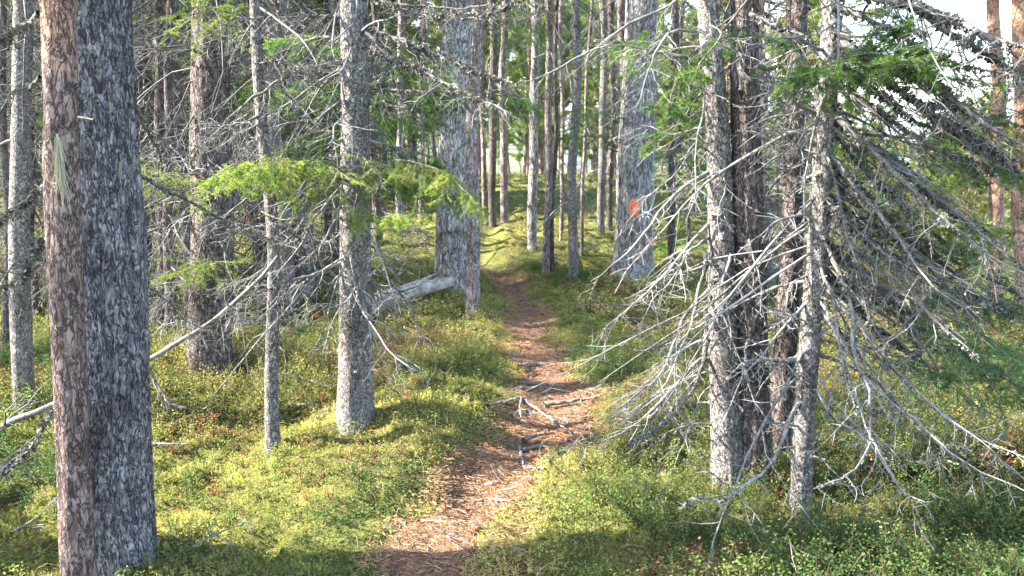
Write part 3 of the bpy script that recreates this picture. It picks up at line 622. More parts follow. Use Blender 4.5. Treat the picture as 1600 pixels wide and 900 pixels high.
# --- lichened spruce on the mound
S_ = 'midspruce'
for i, (pix, dY, r, tw, tl, li, mt) in enumerate([
 ([(566, 34), (610, 60), (650, 70), (690, 90), (720, 106), (750, 116), (800, 130)], (0, -.5), .019, 22, .3, 2., 'deadgrey'),
 ([(566, 40), (592, 70), (612, 100), (619, 130), (637, 165)], (-.03, -.3), .013, 12, .2, 1.2, 'deadgrey'),
 ([(568, 68), (610, 86), (650, 106), (690, 126), (722, 142), (760, 156), (792, 182)], (0, -.8), .017, 22, .28, 1.8, 'deadgrey'),
 ([(542, 96), (500, 104), (460, 114), (430, 132), (380, 160), (320, 225)], (0, -.4), .018, 16, .3, 1.2, 'deadgrey'),
 ([(556, -10), (552, 32), (530, 56), (500, 90), (478, 120)], (-.1, -.5), .006, 8, .16, 0, 'dead'),
 ([(566, 48), (610, 30), (660, 6), (700, -10)], (-.05, -.3), .007, 8, .2, 0, 'dead'),
 ([(566, 156), (620, 165), (662, 176), (700, 200)], (0, -.2), .009, 14, .25, .8, 'deadgrey'),
 ([(548, 292), (528, 330), (502, 384), (498, 400)], (-.1, -.4), .008, 8, .12, .2, 'dead'),
 ([(560, 300), (552, 330), (560, 360), (540, 395)], (-.1, -.2), .006, 10, .1, .4, 'dead'),
 ([(542, 408), (480, 432), (430, 445), (380, 470), (330, 500)], (0, -.4), .011, 16, .3, .5, 'dead'),
 ([(538, 430), (560, 445), (520, 500), (500, 560)], (-.1, -.4), .008, 10, .2, .6, 'dead'),
 ([(548, 400), (552, 430), (566, 470), (572, 500)], (-.1, -.15), .006, 6, .12, .4, 'dead'),
 ([(538, 300), (480, 340), (430, 400), (400, 450)], (0, .1), .009, 16, .3, .8, 'deadgrey'),
 ([(566, 215), (620, 230), (650, 262), (700, 300)], (0, -.1), .008, 12, .25, .4, 'dead'),
 ([(542, 210), (500, 240), (450, 230), (400, 260)], (0, .3), .009, 16, .3, .8, 'deadgrey'),
 ([(542, 150), (490, 190), (450, 190), (390, 220), (350, 260)], (0, -.2), .009, 18, .3, .8, 'deadgrey'),
 ([(546, 30), (500, 22), (440, 30), (400, 20), (350, 40)], (0, -.3), .010, 18, .35, 1.0, 'deadgrey'),
 ([(542, 60), (480, 60), (440, 80), (390, 110)], (0, .5), .010, 18, .35, 1.0, 'deadgrey'),
 ([(566, 330), (620, 350), (680, 370)], (0, .4), .007, 12, .3, .2, 'dead'),
 ([(566, 380), (620, 400), (660, 420)], (0, .3), .007, 12, .3, .2, 'dead'),
 ([(568, 430), (600, 460), (640, 470)], (0, -.1), .006, 10, .2, .2, 'dead'),
 ([(540, 360), (490, 395), (450, 445), (420, 500)], (0, -.3), .008, 12, .25, .3, 'dead'),
 ([(540, 480), (500, 470), (460, 490), (440, 540)], (0, -.2), .006, 12, .2, .2, 'dead'),
 ([(566, 0), (640, 5), (700, 12), (770, 5), (860, 10)], (0, -.7), .008, 16, .25, .8, 'deadgrey'),
 ([(566, -10), (660, 22), (740, 32), (790, 12), (850, -20)], (0, -.9), .009, 12, .2, 1.6, 'deadgrey'),
]):
    hb(S_, pix, dY, r, tw, tl, 4, lich=li, mat=mt, seed=i+200, lcol=LICH if li < 1.3 else LICHD*1.6, down=.35)
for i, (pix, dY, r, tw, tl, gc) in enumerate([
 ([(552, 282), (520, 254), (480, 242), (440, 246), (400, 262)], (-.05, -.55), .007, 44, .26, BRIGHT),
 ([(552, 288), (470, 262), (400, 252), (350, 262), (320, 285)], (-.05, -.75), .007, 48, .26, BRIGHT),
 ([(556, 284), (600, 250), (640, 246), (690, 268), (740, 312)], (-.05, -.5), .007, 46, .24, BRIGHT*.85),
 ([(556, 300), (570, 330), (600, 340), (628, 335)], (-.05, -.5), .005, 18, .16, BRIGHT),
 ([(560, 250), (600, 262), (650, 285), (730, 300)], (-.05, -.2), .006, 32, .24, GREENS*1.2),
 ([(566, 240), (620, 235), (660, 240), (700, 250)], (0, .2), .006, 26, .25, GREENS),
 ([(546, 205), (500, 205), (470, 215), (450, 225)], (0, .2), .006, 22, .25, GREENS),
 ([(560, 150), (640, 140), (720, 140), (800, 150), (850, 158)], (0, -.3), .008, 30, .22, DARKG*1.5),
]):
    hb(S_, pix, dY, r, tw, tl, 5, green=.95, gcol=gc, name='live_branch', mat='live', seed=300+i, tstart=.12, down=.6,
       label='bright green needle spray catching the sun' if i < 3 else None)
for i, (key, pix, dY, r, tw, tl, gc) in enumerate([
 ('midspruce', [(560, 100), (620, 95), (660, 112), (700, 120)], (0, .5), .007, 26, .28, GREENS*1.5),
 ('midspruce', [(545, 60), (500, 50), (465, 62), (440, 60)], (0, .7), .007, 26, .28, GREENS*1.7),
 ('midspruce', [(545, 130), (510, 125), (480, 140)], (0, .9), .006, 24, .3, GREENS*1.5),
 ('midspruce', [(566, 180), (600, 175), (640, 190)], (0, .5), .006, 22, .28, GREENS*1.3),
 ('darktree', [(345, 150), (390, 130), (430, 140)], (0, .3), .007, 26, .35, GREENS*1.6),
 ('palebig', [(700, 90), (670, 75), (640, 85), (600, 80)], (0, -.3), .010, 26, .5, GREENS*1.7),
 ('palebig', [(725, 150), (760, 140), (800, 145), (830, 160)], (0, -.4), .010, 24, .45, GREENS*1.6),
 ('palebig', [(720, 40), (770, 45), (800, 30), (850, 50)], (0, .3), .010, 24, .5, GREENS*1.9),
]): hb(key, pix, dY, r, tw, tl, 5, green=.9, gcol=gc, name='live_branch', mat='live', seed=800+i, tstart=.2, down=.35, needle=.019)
# --- blazed pine
K = 'markpine'
for i, (pix, dY, r, tw, tl, gr) in enumerate([
 ([(990, 60), (940, 80), (900, 95), (860, 90)], (0, -.6), .012, 18, .5, .3),
 ([(985, 190), (950, 180), (930, 172), (900, 170)], (0, -1.2), .010, 20, .4, .9),
 ([(985, 225), (950, 212), (905, 212), (868, 202)], (0, -1.5), .010, 20, .35, .9),
 ([(1012, 250), (1050, 240), (1070, 190), (1100, 170)], (0, -.5), .012, 18, .5, .3),
 ([(1012, 130), (1050, 110), (1080, 60)], (0, .4), .012, 20, .5, .6),
 ([(1012, 320), (1050, 330), (1090, 320)], (0, .2), .010, 16, .4, 0),
]):
    hb(K, pix, dY, r, tw, tl, 5, green=gr, gcol=GREENS*1.1, name='live_branch' if gr > .5 else 'dead_branch', mat='live' if gr > .5 else 'dead', seed=400+i, needle=.022)
# --- stout dark trunk, sapling and front trunks
for i, (key, pix, dY, r, tw, tl, li, gr) in enumerate([
 ('darktree', [(330, 90), (290, 70), (250, 80), (205, 60)], (0, -.4), .013, 18, .4, 1., 0),
 ('darktree', [(345, 210), (380, 180), (420, 150), (450, 120)], (0, -.6), .015, 18, .4, 1.2, 0),
 ('darktree', [(310, 230), (280, 260), (230, 250), (200, 300)], (0, -.3), .011, 18, .4, .8, 0),
 ('darktree', [(348, 60), (390, 50), (440, 62), (480, 50)], (0, -.4), .012, 18, .4, .8, 0),
 ('darktree', [(310, 330), (270, 350), (240, 400), (215, 420)], (0, -.3), .010, 18, .35, .6, 0),
 ('darktree', [(350, 340), (380, 360), (420, 350), (460, 380)], (0, -.4), .010, 18, .35, .6, 0),
 ('darktree', [(310, 420), (280, 440), (240, 480)], (0, -.2), .010, 16, .35, .3, 0),
 ('darktree', [(350, 430), (390, 450), (440, 440), (490, 450)], (0, -.4), .010, 16, .35, .3, 0),
 ('darktree', [(345, 480), (380, 500), (420, 490)], (0, -.2), .008, 16, .3, .2, 0),
 ('darktree', [(318, 40), (300, 20), (330, 5), (345, 40)], (-.3, -.9), .007, 26, .3, 0, .9),
 ('darktree', [(318, 270), (270, 275), (240, 262), (215, 275)], (-.2, -.6), .007, 26, .3, 0, .9),
 ('darktree', [(345, 420), (330, 400), (300, 420), (270, 430)], (-.3, -.6), .006, 26, .28, 0, .9),
 ('sapling', [(404, 100), (440, 90), (470, 110), (500, 100)], (0, -.2), .007, 14, .25, 1., 0),
 ('sapling', [(406, 180), (370, 200), (330, 190)], (0, -.2), .007, 14, .25, .8, 0),
 ('sapling', [(408, 330), (440, 345), (480, 330)], (0, -.2), .005, 10, .2, .4, 0),
 ('sapling', [(412, 420), (380, 440), (340, 445)], (0, -.2), .005, 10, .2, .2, 0),
 ('sapling', [(416, 480), (425, 520), (418, 560)], (-.05, -.1), .004, 5, .1, .2, 0),
 ('bigpine', [(205, 270), (250, 292), (300, 318), (350, 345), (400, 368), (442, 378)], (.1, .9), .010, 16, .25, 1., 0),
 ('bigpine', [(195, 150), (225, 200), (250, 240), (240, 300)], (.1, .5), .010, 12, .25, 1.4, 0),
 ('bigpine', [(215, 430), (240, 460), (280, 500), (330, 520)], (.1, .9), .007, 12, .25, .5, 0),
]):
    hb(key, pix, dY, r, tw, tl, 4, lich=li, green=gr, gcol=BRIGHT*.8, mat='live' if gr else ('deadgrey' if li > .9 else 'dead'), name='live_branch' if gr else 'dead_branch', seed=500+i)
hb('thinpine', [(122, 183), (140, 186), (147, 187)], (-.05, -.09), .0045, 0, tipr=.6, name='stub', mat='deadgrey', label='short broken twig stub')
for i, (pix, dY, r, tw, tl, li) in enumerate([
 ([(60, 20), (30, 45), (0, 60), (-40, 90)], (0, .5), .008, 12, .2, 1.8),
 ([(78, 285), (50, 300), (20, 330), (-30, 360)], (0, .4), .006, 12, .25, .9),
 ([(88, 340), (60, 380), (30, 430), (-20, 450)], (0, .5), .006, 14, .25, .9),
 ([(62, 120), (30, 140), (-20, 160)], (0, .4), .006, 10, .2, .2),
 ([(90, 630), (60, 690), (30, 720), (0, 740)], (0, .3), .006, 12, .2, 1.4),
]):
    hb('thinpine', pix, dY, r, tw, tl, 3, lich=li, mat='deadgrey', seed=560+i, lcol=LICHD*1.3)
# beard lichen and torn bark on the two front trunks
def beard(key, px, py, ln, wd, n, col, side=-1, dpy=0):
    T = TREES[key]; g_ = np.random.default_rng(int(px+py)); z = P(px, py, T['Y'])[2]-T['b'][2]; k = np.argmin(abs(T['Pl'][:, 2]-z)); c = T['Pl'][k]; r = T['R'][k]
    q = P(px, py, T['Y']-r)-T['b']; x0 = q[0]; dx = np.clip((x0-c[0])/r, -1, 1); yy = c[1]-math.sqrt(max(0, 1-dx*dx))*r-.006
    b = np.stack([x0+wd*(g_.random(n)-.5), np.full(n, yy)-.012*g_.random(n), z+.07*g_.random(n)**2], -1)
    d = np.stack([.035*g_.normal(size=n)-.5*(b[:, 0]-x0), .02*g_.normal(size=n)-.015, -np.ones(n)], -1)
    Pn = grow(b, d, ln*(.25+.75*g_.random(n)**1.5), 9, .05, .07, g_); mb = MB(); cc = np.asarray(col)*(.8+.4*g_.random((n, 1)))
    mb.tubes(Pn, taper(n, 9, .0020, .0003), 3, cc); o = tag(mb.obj('lichen', M['lichen'], T['e']), kind='stuff'); o['label'] = 'pale green beard lichen hanging on the bark'
beard('thinpine', 90, 245, .20, .018, 90, (.40, .37, .25))
beard('bigpine', 178, 270, .07, .008, 14, (.28, .30, .20))
beard('bigpine', 163, 160, .08, .006, 12, (.28, .30, .20))
# orange paint blaze: a patch that follows the bark
T = TREES['markpine']; seg = []
z0 = P(990, 336, T['Y'])[2]-T['b'][2]; z1 = P(990, 308, T['Y'])[2]-T['b'][2]
k = np.argmin(abs(T['Pl'][:, 2]-(z0+z1)/2)); c = T['Pl'][k]; r = T['R'][k]; xm = P(991, 320, T['Y']-r)[0]-T['b'][0]
dx0 = math.asin(max(-1, min(1, (xm-c[0])/r))); A_ = np.linspace(dx0-.26, dx0+.26, 26); Zz = np.linspace(z0, z1, 40)
AA, ZZ = np.meshgrid(A_, Zz); cxx = np.interp(ZZ, T['Pl'][:, 2], T['Pl'][:, 0]); cyy = np.interp(ZZ, T['Pl'][:, 2], T['Pl'][:, 1]); rz = np.interp(ZZ, T['Pl'][:, 2], T['R'])*1.03+.016
edge = (fbm(AA*34, ZZ*12, 3, 3)-.5)*.55
uu = np.abs(AA-dx0)/.26+edge*.5; vv_ = np.abs(ZZ-(z0+z1)/2)/((z1-z0)/2)+edge*.4; ins = (np.maximum(uu, vv_) < .9)
rz = rz+.008*(fbm(AA*14, ZZ*14, 2, 9)-.5); v = np.stack([cxx+rz*np.sin(AA), cyy-rz*np.cos(AA), ZZ], -1)
idx = np.arange(AA.size).reshape(AA.shape); q = np.stack([idx[:-1, :-1], idx[:-1, 1:], idx[1:, 1:], idx[1:, :-1]], -1); q = q[ins[:-1, :-1]]
pm, pnt, pout = new_mat('orange_paint'); pp = N_(pnt, 'ShaderNodeBsdfPrincipled', i_Roughness=.8)
tcn = N_(pnt, 'ShaderNodeTexCoord'); nn = N_(pnt, 'ShaderNodeTexNoise', i_Scale=45., i_Detail=4.); pnt.links.new(tcn.outputs['Object'], nn.inputs[0])
pnt.links.new(ramp(pnt, nn.outputs[0], [(.34, (.22, .07, .045)), (.44, (.66, .13, .04)), (.60, (.74, .24, .12))]), pp.inputs['Base Color']); pnt.links.new(pp.outputs[0], pout.inputs[0])
mb = MB(); mb.add(v, q.reshape(-1, 4)); o = mb.obj('paint_blaze', pm, T['e']); o['label'] = 'rectangular orange paint trail blaze'

# ------------------------------------------------------------------ automatic branches and crowns
def auto_dead(n, z0, z1, L, seed, r=.008, tw=9, sub=3, droop=.10, trunk=None, az=None, up=-.1):
    g_ = np.random.default_rng(seed); z = z0+(z1-z0)*g_.random(n); a = g_.random(n)*2*np.pi if az is None else az[0]+(az[1]-az[0])*g_.random(n)
    bs = np.zeros((n, 3)); bs[:, 2] = z
    if trunk is not None: bs[:, 0] = np.interp(z, trunk[:, 2], trunk[:, 0]); bs[:, 1] = np.interp(z, trunk[:, 2], trunk[:, 1])
    d = np.stack([np.cos(a), np.sin(a), up+.25*g_.normal(size=n)], -1)
    ln = L*(.35+.65*g_.random(n)); P1 = grow(bs, d, ln, 10, droop, .10, g_, lift=.05); R1 = taper(n, 10, r*(.6+.5*g_.random(n)), .0014)
    bs, d, rad, t = attach(P1, R1, tw, .15, .98, 55, g_, .25, .25); ln2 = np.repeat(ln, tw)*.32*(.35+g_.random(len(bs)))*(1.15-.6*t)
    P2 = grow(bs, d, ln2, 5, .06, .18, g_); R2 = taper(len(bs), 5, np.minimum(rad*.6, .004), .0009)
    P3 = None; R3 = None
    if sub:
        bs, d, rad, t = attach(P2, R2, sub, .2, .97, 50, g_, .3, .2); P3 = grow(bs, d, np.repeat(ln2, sub)*.4*(.3+g_.random(len(bs))), 3, .05, .2, g_); R3 = taper(len(bs), 3, .0018, .0008)
    return (P1, R1), (P2, R2), (P3, R3)
def live_crown(h, z0, Lmax, n, seed, spr=True, nl=.05, nw=.006, tw=14, sub=4, npn=14, cols=GREENS, trunk=None):
    """branches wearing needles from z0 to the tip; returns wood and foliage builders"""
    g_ = np.random.default_rng(seed); f = np.sort(g_.random(n)**.9); z = z0+(h-z0)*f; a = g_.random(n)*2*np.pi
    bs = np.zeros((n, 3)); bs[:, 2] = z
    if trunk is not None: bs[:, 0] = np.interp(z, trunk[:, 2], trunk[:, 0]); bs[:, 1] = np.interp(z, trunk[:, 2], trunk[:, 1])
    L = Lmax*((1-f)**.8*.9+.12)*(.55+.55*g_.random(n)) if spr else Lmax*(np.sin(np.clip(f*.85+.15, 0, 1)*np.pi)**.6*.8+.2)*(.5+.6*g_.random(n))
    up = -.15+.5*f if spr else .15+.5*f
    d = np.stack([np.cos(a), np.sin(a), up+.15*g_.normal(size=n)], -1)
    P1 = grow(bs, d, L, 9, .10 if spr else 0, .08, g_, lift=.12); R1 = taper(n, 9, .006+.008*L, .002)
    bs, d, rad, t = attach(P1, R1, tw, .18 if spr else .45, .99, 52, g_, .16 if spr else .5, .12 if spr else -.2)
    L2 = np.repeat(L, tw)*.34*(.4+.7*g_.random(len(bs)))*(1.2-.7*t); P2 = grow(bs, d, L2, 5, .08 if spr else -.05, .1, g_); R2 = taper(len(bs), 5, .0035, .0012)
    bs, d, rad, t = attach(P2, R2, sub, .15, .98, 45, g_, .2 if spr else .45, .1 if spr else -.1); P3 = grow(bs, d, np.repeat(L2, sub)*.42*(.4+.7*g_.random(len(bs))), 4, .05, .12, g_)
    w_ = MB(); w_.tubes(P1, R1, 5); w_.tubes(P2, R2, 3)
    fo = MB(); c1 = cols[g_.integers(0, len(cols), n)]; c2 = np.repeat(c1, tw, 0); c3 = np.repeat(c2, sub, 0)
    needles(fo, P2, npn, nl, nw, c2, g_, fwd=.8, flatn=.5 if spr else 1.); needles(fo, P3, npn, nl, nw, c3, g_, fwd=.9 if spr else .5, flatn=.5 if spr else 1.)
    return w_, fo
# dead lower branches of the mid trunks, crowns of everything near
def clothe(key, nd, zd, L, crown, seed, dmat='dead'):
    T = TREES[key]
    if nd:
        (P1, R1), (P2, R2), (P3, R3) = auto_dead(nd, zd[0], zd[1], L, seed, trunk=T['Pl'], droop=.22, up=-.25)
        for i in range(nd):     # each branch its own mesh
            mb = MB(); tn = lambda n_: (.5+.6*rng.random((n_, 1)))*np.ones((1, 3)); mb.tubes(P1[i:i+1], R1[i:i+1], 5, tn(1)); mb.tubes(P2[i*9:i*9+9], R2[i*9:i*9+9], 4, tn(9)); mb.tubes(P3[i*27:i*27+27], R3[i*27:i*27+27], 3, tn(27))
            mb.obj('dead_branch', M[dmat], T['e'])
    if crown:
        z0, Lm, n, spr = crown
        w_, fo = live_crown(T['h'], z0, Lm, n, seed+1, spr, nl=.06, nw=.008, tw=12, sub=3, npn=9, trunk=T['Pl'])
        o = w_.obj('crown', M['live'], T['e']); fo.obj('foliage', M['needle'], o, smooth=False)
clothe('thinpine', 0, 0, 0, (7, 1.3, 40, False), 1)
clothe('bigpine', 0, 0, 0, (8, 2.2, 80, False), 2)
clothe('darktree', 34, (.9, 4.2), 1.2, (5.0, 1.6, 70, True), 3, 'deadgrey')
clothe('sapling', 20, (.9, 3.2), .6, (3.6, .8, 40, True), 4, 'deadgrey')
clothe('midspruce', 40, (.7, 3.4), 1.0, (3.6, 1.2, 60, True), 5, 'dead')
clothe('palebig', 14, (2.2, 5), .9, (7, 2.2, 80, False), 6)
clothe('thinpath', 12, (1.4, 5), .6, (7, 1.2, 40, False), 7)
clothe('markpine', 16, (1.4, 5), 1.1, (6, 2.2, 90, False), 8)
clothe('clusterA', 13, (.9, 3.2), .7, (4.2, 1.1, 40, True), 9)
clothe('clusterB', 14, (.8, 3.2), .7, (4.2, 1.1, 40, True), 10)
clothe('clusterC', 14, (.7, 2.6), .6, (3.4, .8, 20, True), 11, 'deadgrey')
clothe('clusterD', 36, (.6, 3.2), 1.3, (3.8, 1.3, 50, True), 12)
for i, row in enumerate(MID):
    sp = row[7] == 'spruce'
    clothe('mid%d' % i, (30 if sp else 14) if row[3] > 7 else 10, (.8 if sp else 1.6, 5.0), (1.1 if sp else .8), (5.2 if sp else 7.0, 1.5 if sp else 1.6, 46, sp), 60+i*3, 'dead' if i % 2 else 'deadgrey')

# ------------------------------------------------------------------ kinds of tree that stand many times in the thicket and beyond
def proto(kind, seed, h, r, dead, crown, bk, nl, nw, cols, dmat='dead', npn=12):
    Pl, R = spine(np.zeros(3), np.array([.02*h*(seed % 3-1)*.5, .01*h, h*.5]), h, r, r*.55, seed, m=40, crook=.03)
    tr = trunk_mb(Pl, R, 12, rough=.003, lump=.1, ridge=18, seed=seed, flare=.3, fh=.15).mesh('trunk', M[bk])
    parts = [('trunk', tr)]
    if dead:
        n, z0, z1, L = dead; lv = auto_dead(n, z0, z1, L, seed+5, r=.010, tw=10, sub=4, trunk=Pl, up=-.2); mb = MB()
        for (Pn, Rn), k in zip(lv, (5, 3, 3)): mb.tubes(Pn, Rn*(1.1 if k == 3 else 1), k, (.5+.65*rng.random((len(Pn), 1)))*np.ones((1, 3)))
        parts.append(('dead_branches', mb.mesh('dead_branches', M[dmat])))
    if crown:
        z0, Lm, n, spr = crown; w_, fo = live_crown(h, z0, Lm, n, seed+9, spr, nl=nl, nw=nw, tw=13, sub=4, npn=npn, cols=cols, trunk=Pl)
        parts.append(('crown', w_.mesh('crown', M['live']))); parts.append(('foliage', fo.mesh('foliage', M['needle'], smooth=False)))
    return kind, parts
YEL = np.array([(.20, .17, .03), (.26, .20, .035), (.16, .17, .035), (.30, .18, .03)])
MIDG = np.array([(.07, .12, .03), (.10, .155, .035), (.13, .17, .05), (.06, .10, .03)])
PR = dict(
 dead=[proto('spruce', 11, 6, .05, (64, .3, 4.6, 1.5), None, 'spruce_dark', .05, .007, GREENS, 'deadgrey'),
       proto('spruce', 12, 7, .06, (70, .3, 4.8, 1.6), (5.2, .7, 14, True), 'spruce', .05, .007, GREENS, 'deadgrey'),
       proto('spruce', 13, 5, .04, (56, .2, 3.6, 1.2), None, 'spruce_dark', .05, .007, GREENS, 'deadgrey')],
 green=[proto('spruce', 21, 5.5, .045, (20, .2, 1.8, .9), (.7, 1.35, 90, True), 'spruce_dark', .045, .006, GREENS*1.8, npn=14),
        proto('spruce', 22, 8, .07, (20, .2, 2., 1.0), (1.4, 1.6, 120, True), 'spruce_dark', .05, .007, MIDG*1.5, npn=13),
        proto('spruce', 23, 3.2, .03, None, (.3, .95, 80, True), 'spruce_dark', .04, .005, GREENS*2, npn=12)],
 pine=[proto('pine', 31, 14, .11, (26, 1.5, 7, 1.2), (7.0, 2.0, 56, False), 'pine', .10, .010, MIDG*1.3, npn=9),
       proto('pine', 32, 11, .085, (22, 1.5, 5, 1.0), (4.2, 1.7, 56, False), 'pine_orange', .10, .010, MIDG*1.5, npn=9),
       proto('pine', 33, 16, .14, (26, 2, 8, 1.3), (8.5, 2.3, 60, False), 'pine_pale', .10, .010, MIDG*1.2, npn=9)],
 young=[proto('pine', 41, 5, .05, None, (.9, 1.3, 60, False), 'pine_orange', .09, .010, np.array([(.15, .22, .05), (.20, .26, .07), (.12, .19, .05), (.22, .25, .08)]), npn=14)],
 birch=[proto('birch', 51, 7, .06, None, (1.4, 1.7, 70, False), 'pine_pale', .045, .028, YEL, npn=7)],
)
NPL = [0]
def stand(kind, x, y, s, label, cat, group, g_=rng, var=None, sink=.05, rot=None):
    lst = PR[kind]; kn, parts = lst[int(g_.integers(len(lst))) if var is None else var]
    e = empty(kn+'_tree', (x, y, float(H(x, y))-sink), label, cat, group); e.scale = (s, s, s*(.9+.25*g_.random())); e.rotation_euler = (.04*g_.normal(), .04*g_.normal(), g_.random()*6.28 if rot is None else rot)
    last = None
    for nm, me in parts:
        o = bpy.data.objects.new(nm, me); C.objects.link(o); o.parent = last if nm == 'foliage' else e
        if nm == 'crown': last = o
    NPL[0] += 1; return e
g2 = np.random.default_rng(99)
def at(px, Y): return (px-800)/F*Y*1.0
# thicket left of the path
for px, Yd, kd in [(250, 6.6, 'dead'), (215, 8.2, 'dead'), (285, 7.6, 'dead'), (400, 7.9, 'dead'), (455, 8.7, 'dead'), (420, 9.4, 'dead'), (520, 9.0, 'dead'),
                   (590, 10.6, 'dead'), (350, 9.6, 'dead'), (160, 8.6, 'dead'), (100, 8.0, 'dead'), (30, 9.0, 'dead'), (-60, 7.8, 'dead'), (120, 8.9, 'dead'), (450, 7.4, 'dead'),
                   (560, 13.5, 'green'), (470, 13, 'green'), (300, 13.5, 'green'), (200, 14, 'green'), (370, 13.2, 'green'), (60, 14.5, 'green'), (600, 15.5, 'green'), (650, 14.5, 'green'), (440, 13.4, 'young'), (530, 14.2, 'young'), (635, 13.6, 'young'), (330, 14.4, 'young'), (150, 13.5, 'young'), (690, 17, 'young'), (20, 14, 'young'), (410, 8.2, 'green'), (150, 7.4, 'dead'), (340, 8.1, 'dead'), (475, 7.7, 'dead'), (40, 7.3, 'dead'), (255, 8.9, 'dead'), (-30, 9.2, 'dead'), (500, 14, 'young')]:
    stand(kd, at(px, Yd), Yd, .8+.35*g2.random(), {'dead': 'twiggy dead-branched spruce in the dense thicket left of the path', 'green': 'green young spruce deep in the thicket left of the path', 'young': 'light green long-needled young pine deep in the left thicket'}[kd],
          'pine tree' if kd == 'young' else 'spruce tree', {'dead': 'dead-branched spruces of the left thicket', 'green': 'young spruces of the left thicket', 'young': 'young pines of the left thicket'}[kd], g2)
# right of the blazed pine and behind the clump
for px, Yd, kd in [(1060, 12.5, 'dead'), (1075, 9.8, 'green'), (1130, 11, 'dead'), (1210, 8.6, 'dead')]:
    stand(kd, at(px, Yd), Yd, (.7 if kd == 'dead' else .6)+.25*g2.random(), 'grey twiggy spruce on the slope behind the foreground clump' if kd == 'dead' else 'small green spruce on the slope behind the foreground clump',
          'spruce tree', 'dead-branched spruces behind the clump' if kd == 'dead' else 'green spruces behind the clump', g2)
# forest beyond
cnt = 0; spots = []
while cnt < 150:
    Yd = 15+60*g2.random()**1.3; px = -260+2100*g2.random(); x = at(px, Yd)
    if 740 < px < 965 and Yd < 22: continue
    if any((x-a)**2+(Yd-b)**2 < (.9+.03*Yd)**2 for a, b in spots): continue
    spots.append((x, Yd)); cnt += 1
    if px > 1080:
        kd = g2.choice(['birch', 'young', 'green', 'pine'], p=[.42, .38, .12, .08]); s = .8+.5*g2.random()
        if px > 1270:
            s = min(s, (1.75+.01*Yd-float(H(x, Yd)))/{'birch': 7, 'young': 5, 'green': 8, 'pine': 15}[kd])
            if s < .3: continue
    else: kd = g2.choice(['pine', 'dead', 'green', 'young'], p=[.34, .08, .18, .40]); s = .8+.4*g2.random()
    nm = {'pine': 'slender pine trunk', 'dead': 'grey twiggy spruce', 'green': 'green spruce', 'young': 'bushy light green pine', 'birch': 'yellowing birch'}[kd]
    where = 'on the sunny slope falling away beyond the clump' if px > 1080 else ('beyond the rise where the path fades' if px > 700 else 'far behind the left thicket')
    stand(kd, x, Yd, s, nm+' '+where, {'pine': 'pine tree', 'young': 'pine tree', 'birch': 'birch tree'}.get(kd, 'spruce tree'), nm+'s '+where, g2, sink=.1)
for i in range(70):
    Yd = 13+24*g2.random(); px = 1700*g2.random()-60; kd = g2.choice(['young', 'green', 'birch'], p=[.5, .25, .25]) if px > 1000 else g2.choice(['young', 'green'], p=[.6, .4])
    if 730 < px < 980 and Yd < 26: continue
    x = at(px, Yd); s = .45+.5*g2.random() if px > 735 else .8+.7*g2.random()
    if px > 1000: s = min(s, max(.3, (1.6-float(H(x, Yd)))/{'birch': 7, 'young': 5, 'green': 8}[kd]))
    nm = {'green': 'small green spruce', 'young': 'bushy light green young pine', 'birch': 'small yellow birch'}[kd]; where = 'filling the gaps of the forest behind the left thicket' if px < 735 else 'on the slope filling gaps behind the clump'
    stand(kd, x, Yd, s, nm+' '+where, {'young': 'pine tree', 'birch': 'birch tree'}.get(kd, 'spruce tree'), nm+'s '+where, g2, sink=.05)
for i in range(16):
    Yd = 24+30*g2.random(); px = 735+270*g2.random(); kd = 'young' if i % 3 else 'pine'
    stand(kd, at(px, Yd), Yd, (1.3 if kd == 'young' else .7)+.5*g2.random(), ('bushy light green pine' if kd == 'young' else 'slim pine with a low crown')+' in the gap straight beyond the mossy rise', 'pine tree', ('bushy' if kd == 'young' else 'slim')+' pines beyond the rise', g2, var=0 if kd == 'young' else 1)
for i in range(95):
    Yd = 60+150*g2.random()**1.4; px = 1800*g2.random()-100; x = at(px, Yd); kd = g2.choice(['pine', 'young', 'green', 'birch'], p=[.3, .3, .25, .15]); s = 1+.6*g2.random()
    if kd == 'pine': s *= .7
    nm = {'pine': 'far pine', 'green': 'far spruce', 'young': 'far bushy pine', 'birch': 'far yellow birch'}[kd]
    stand(kd, x, Yd, s, nm+' down in the valley beyond the ridge', {'pine': 'pine tree', 'young': 'pine tree', 'birch': 'birch tree'}.get(kd, 'spruce tree'), nm+' trees in the valley', g2, sink=.05)
# trees standing out of frame towards the sun: their crowns shade the scene
for x, y, kd, s, v in [(-4.6, 3.02, 'pine', 1.3, 0), (-2.75, 2.35, 'green', .8, 2), (-7.2, 5.5, 'green', 1.0, 1), (-17, 8.6, 'pine', 1.1, 0), (-4, -1.5, 'pine', .9, 1), (-10, 1.4, 'pine', 1., 0)]:
    stand(kd, x, y, s, 'tall conifer standing beside the viewpoint out of the picture', 'pine tree' if kd == 'pine' else 'spruce tree', 'conifers out of the picture', g2, var=v)

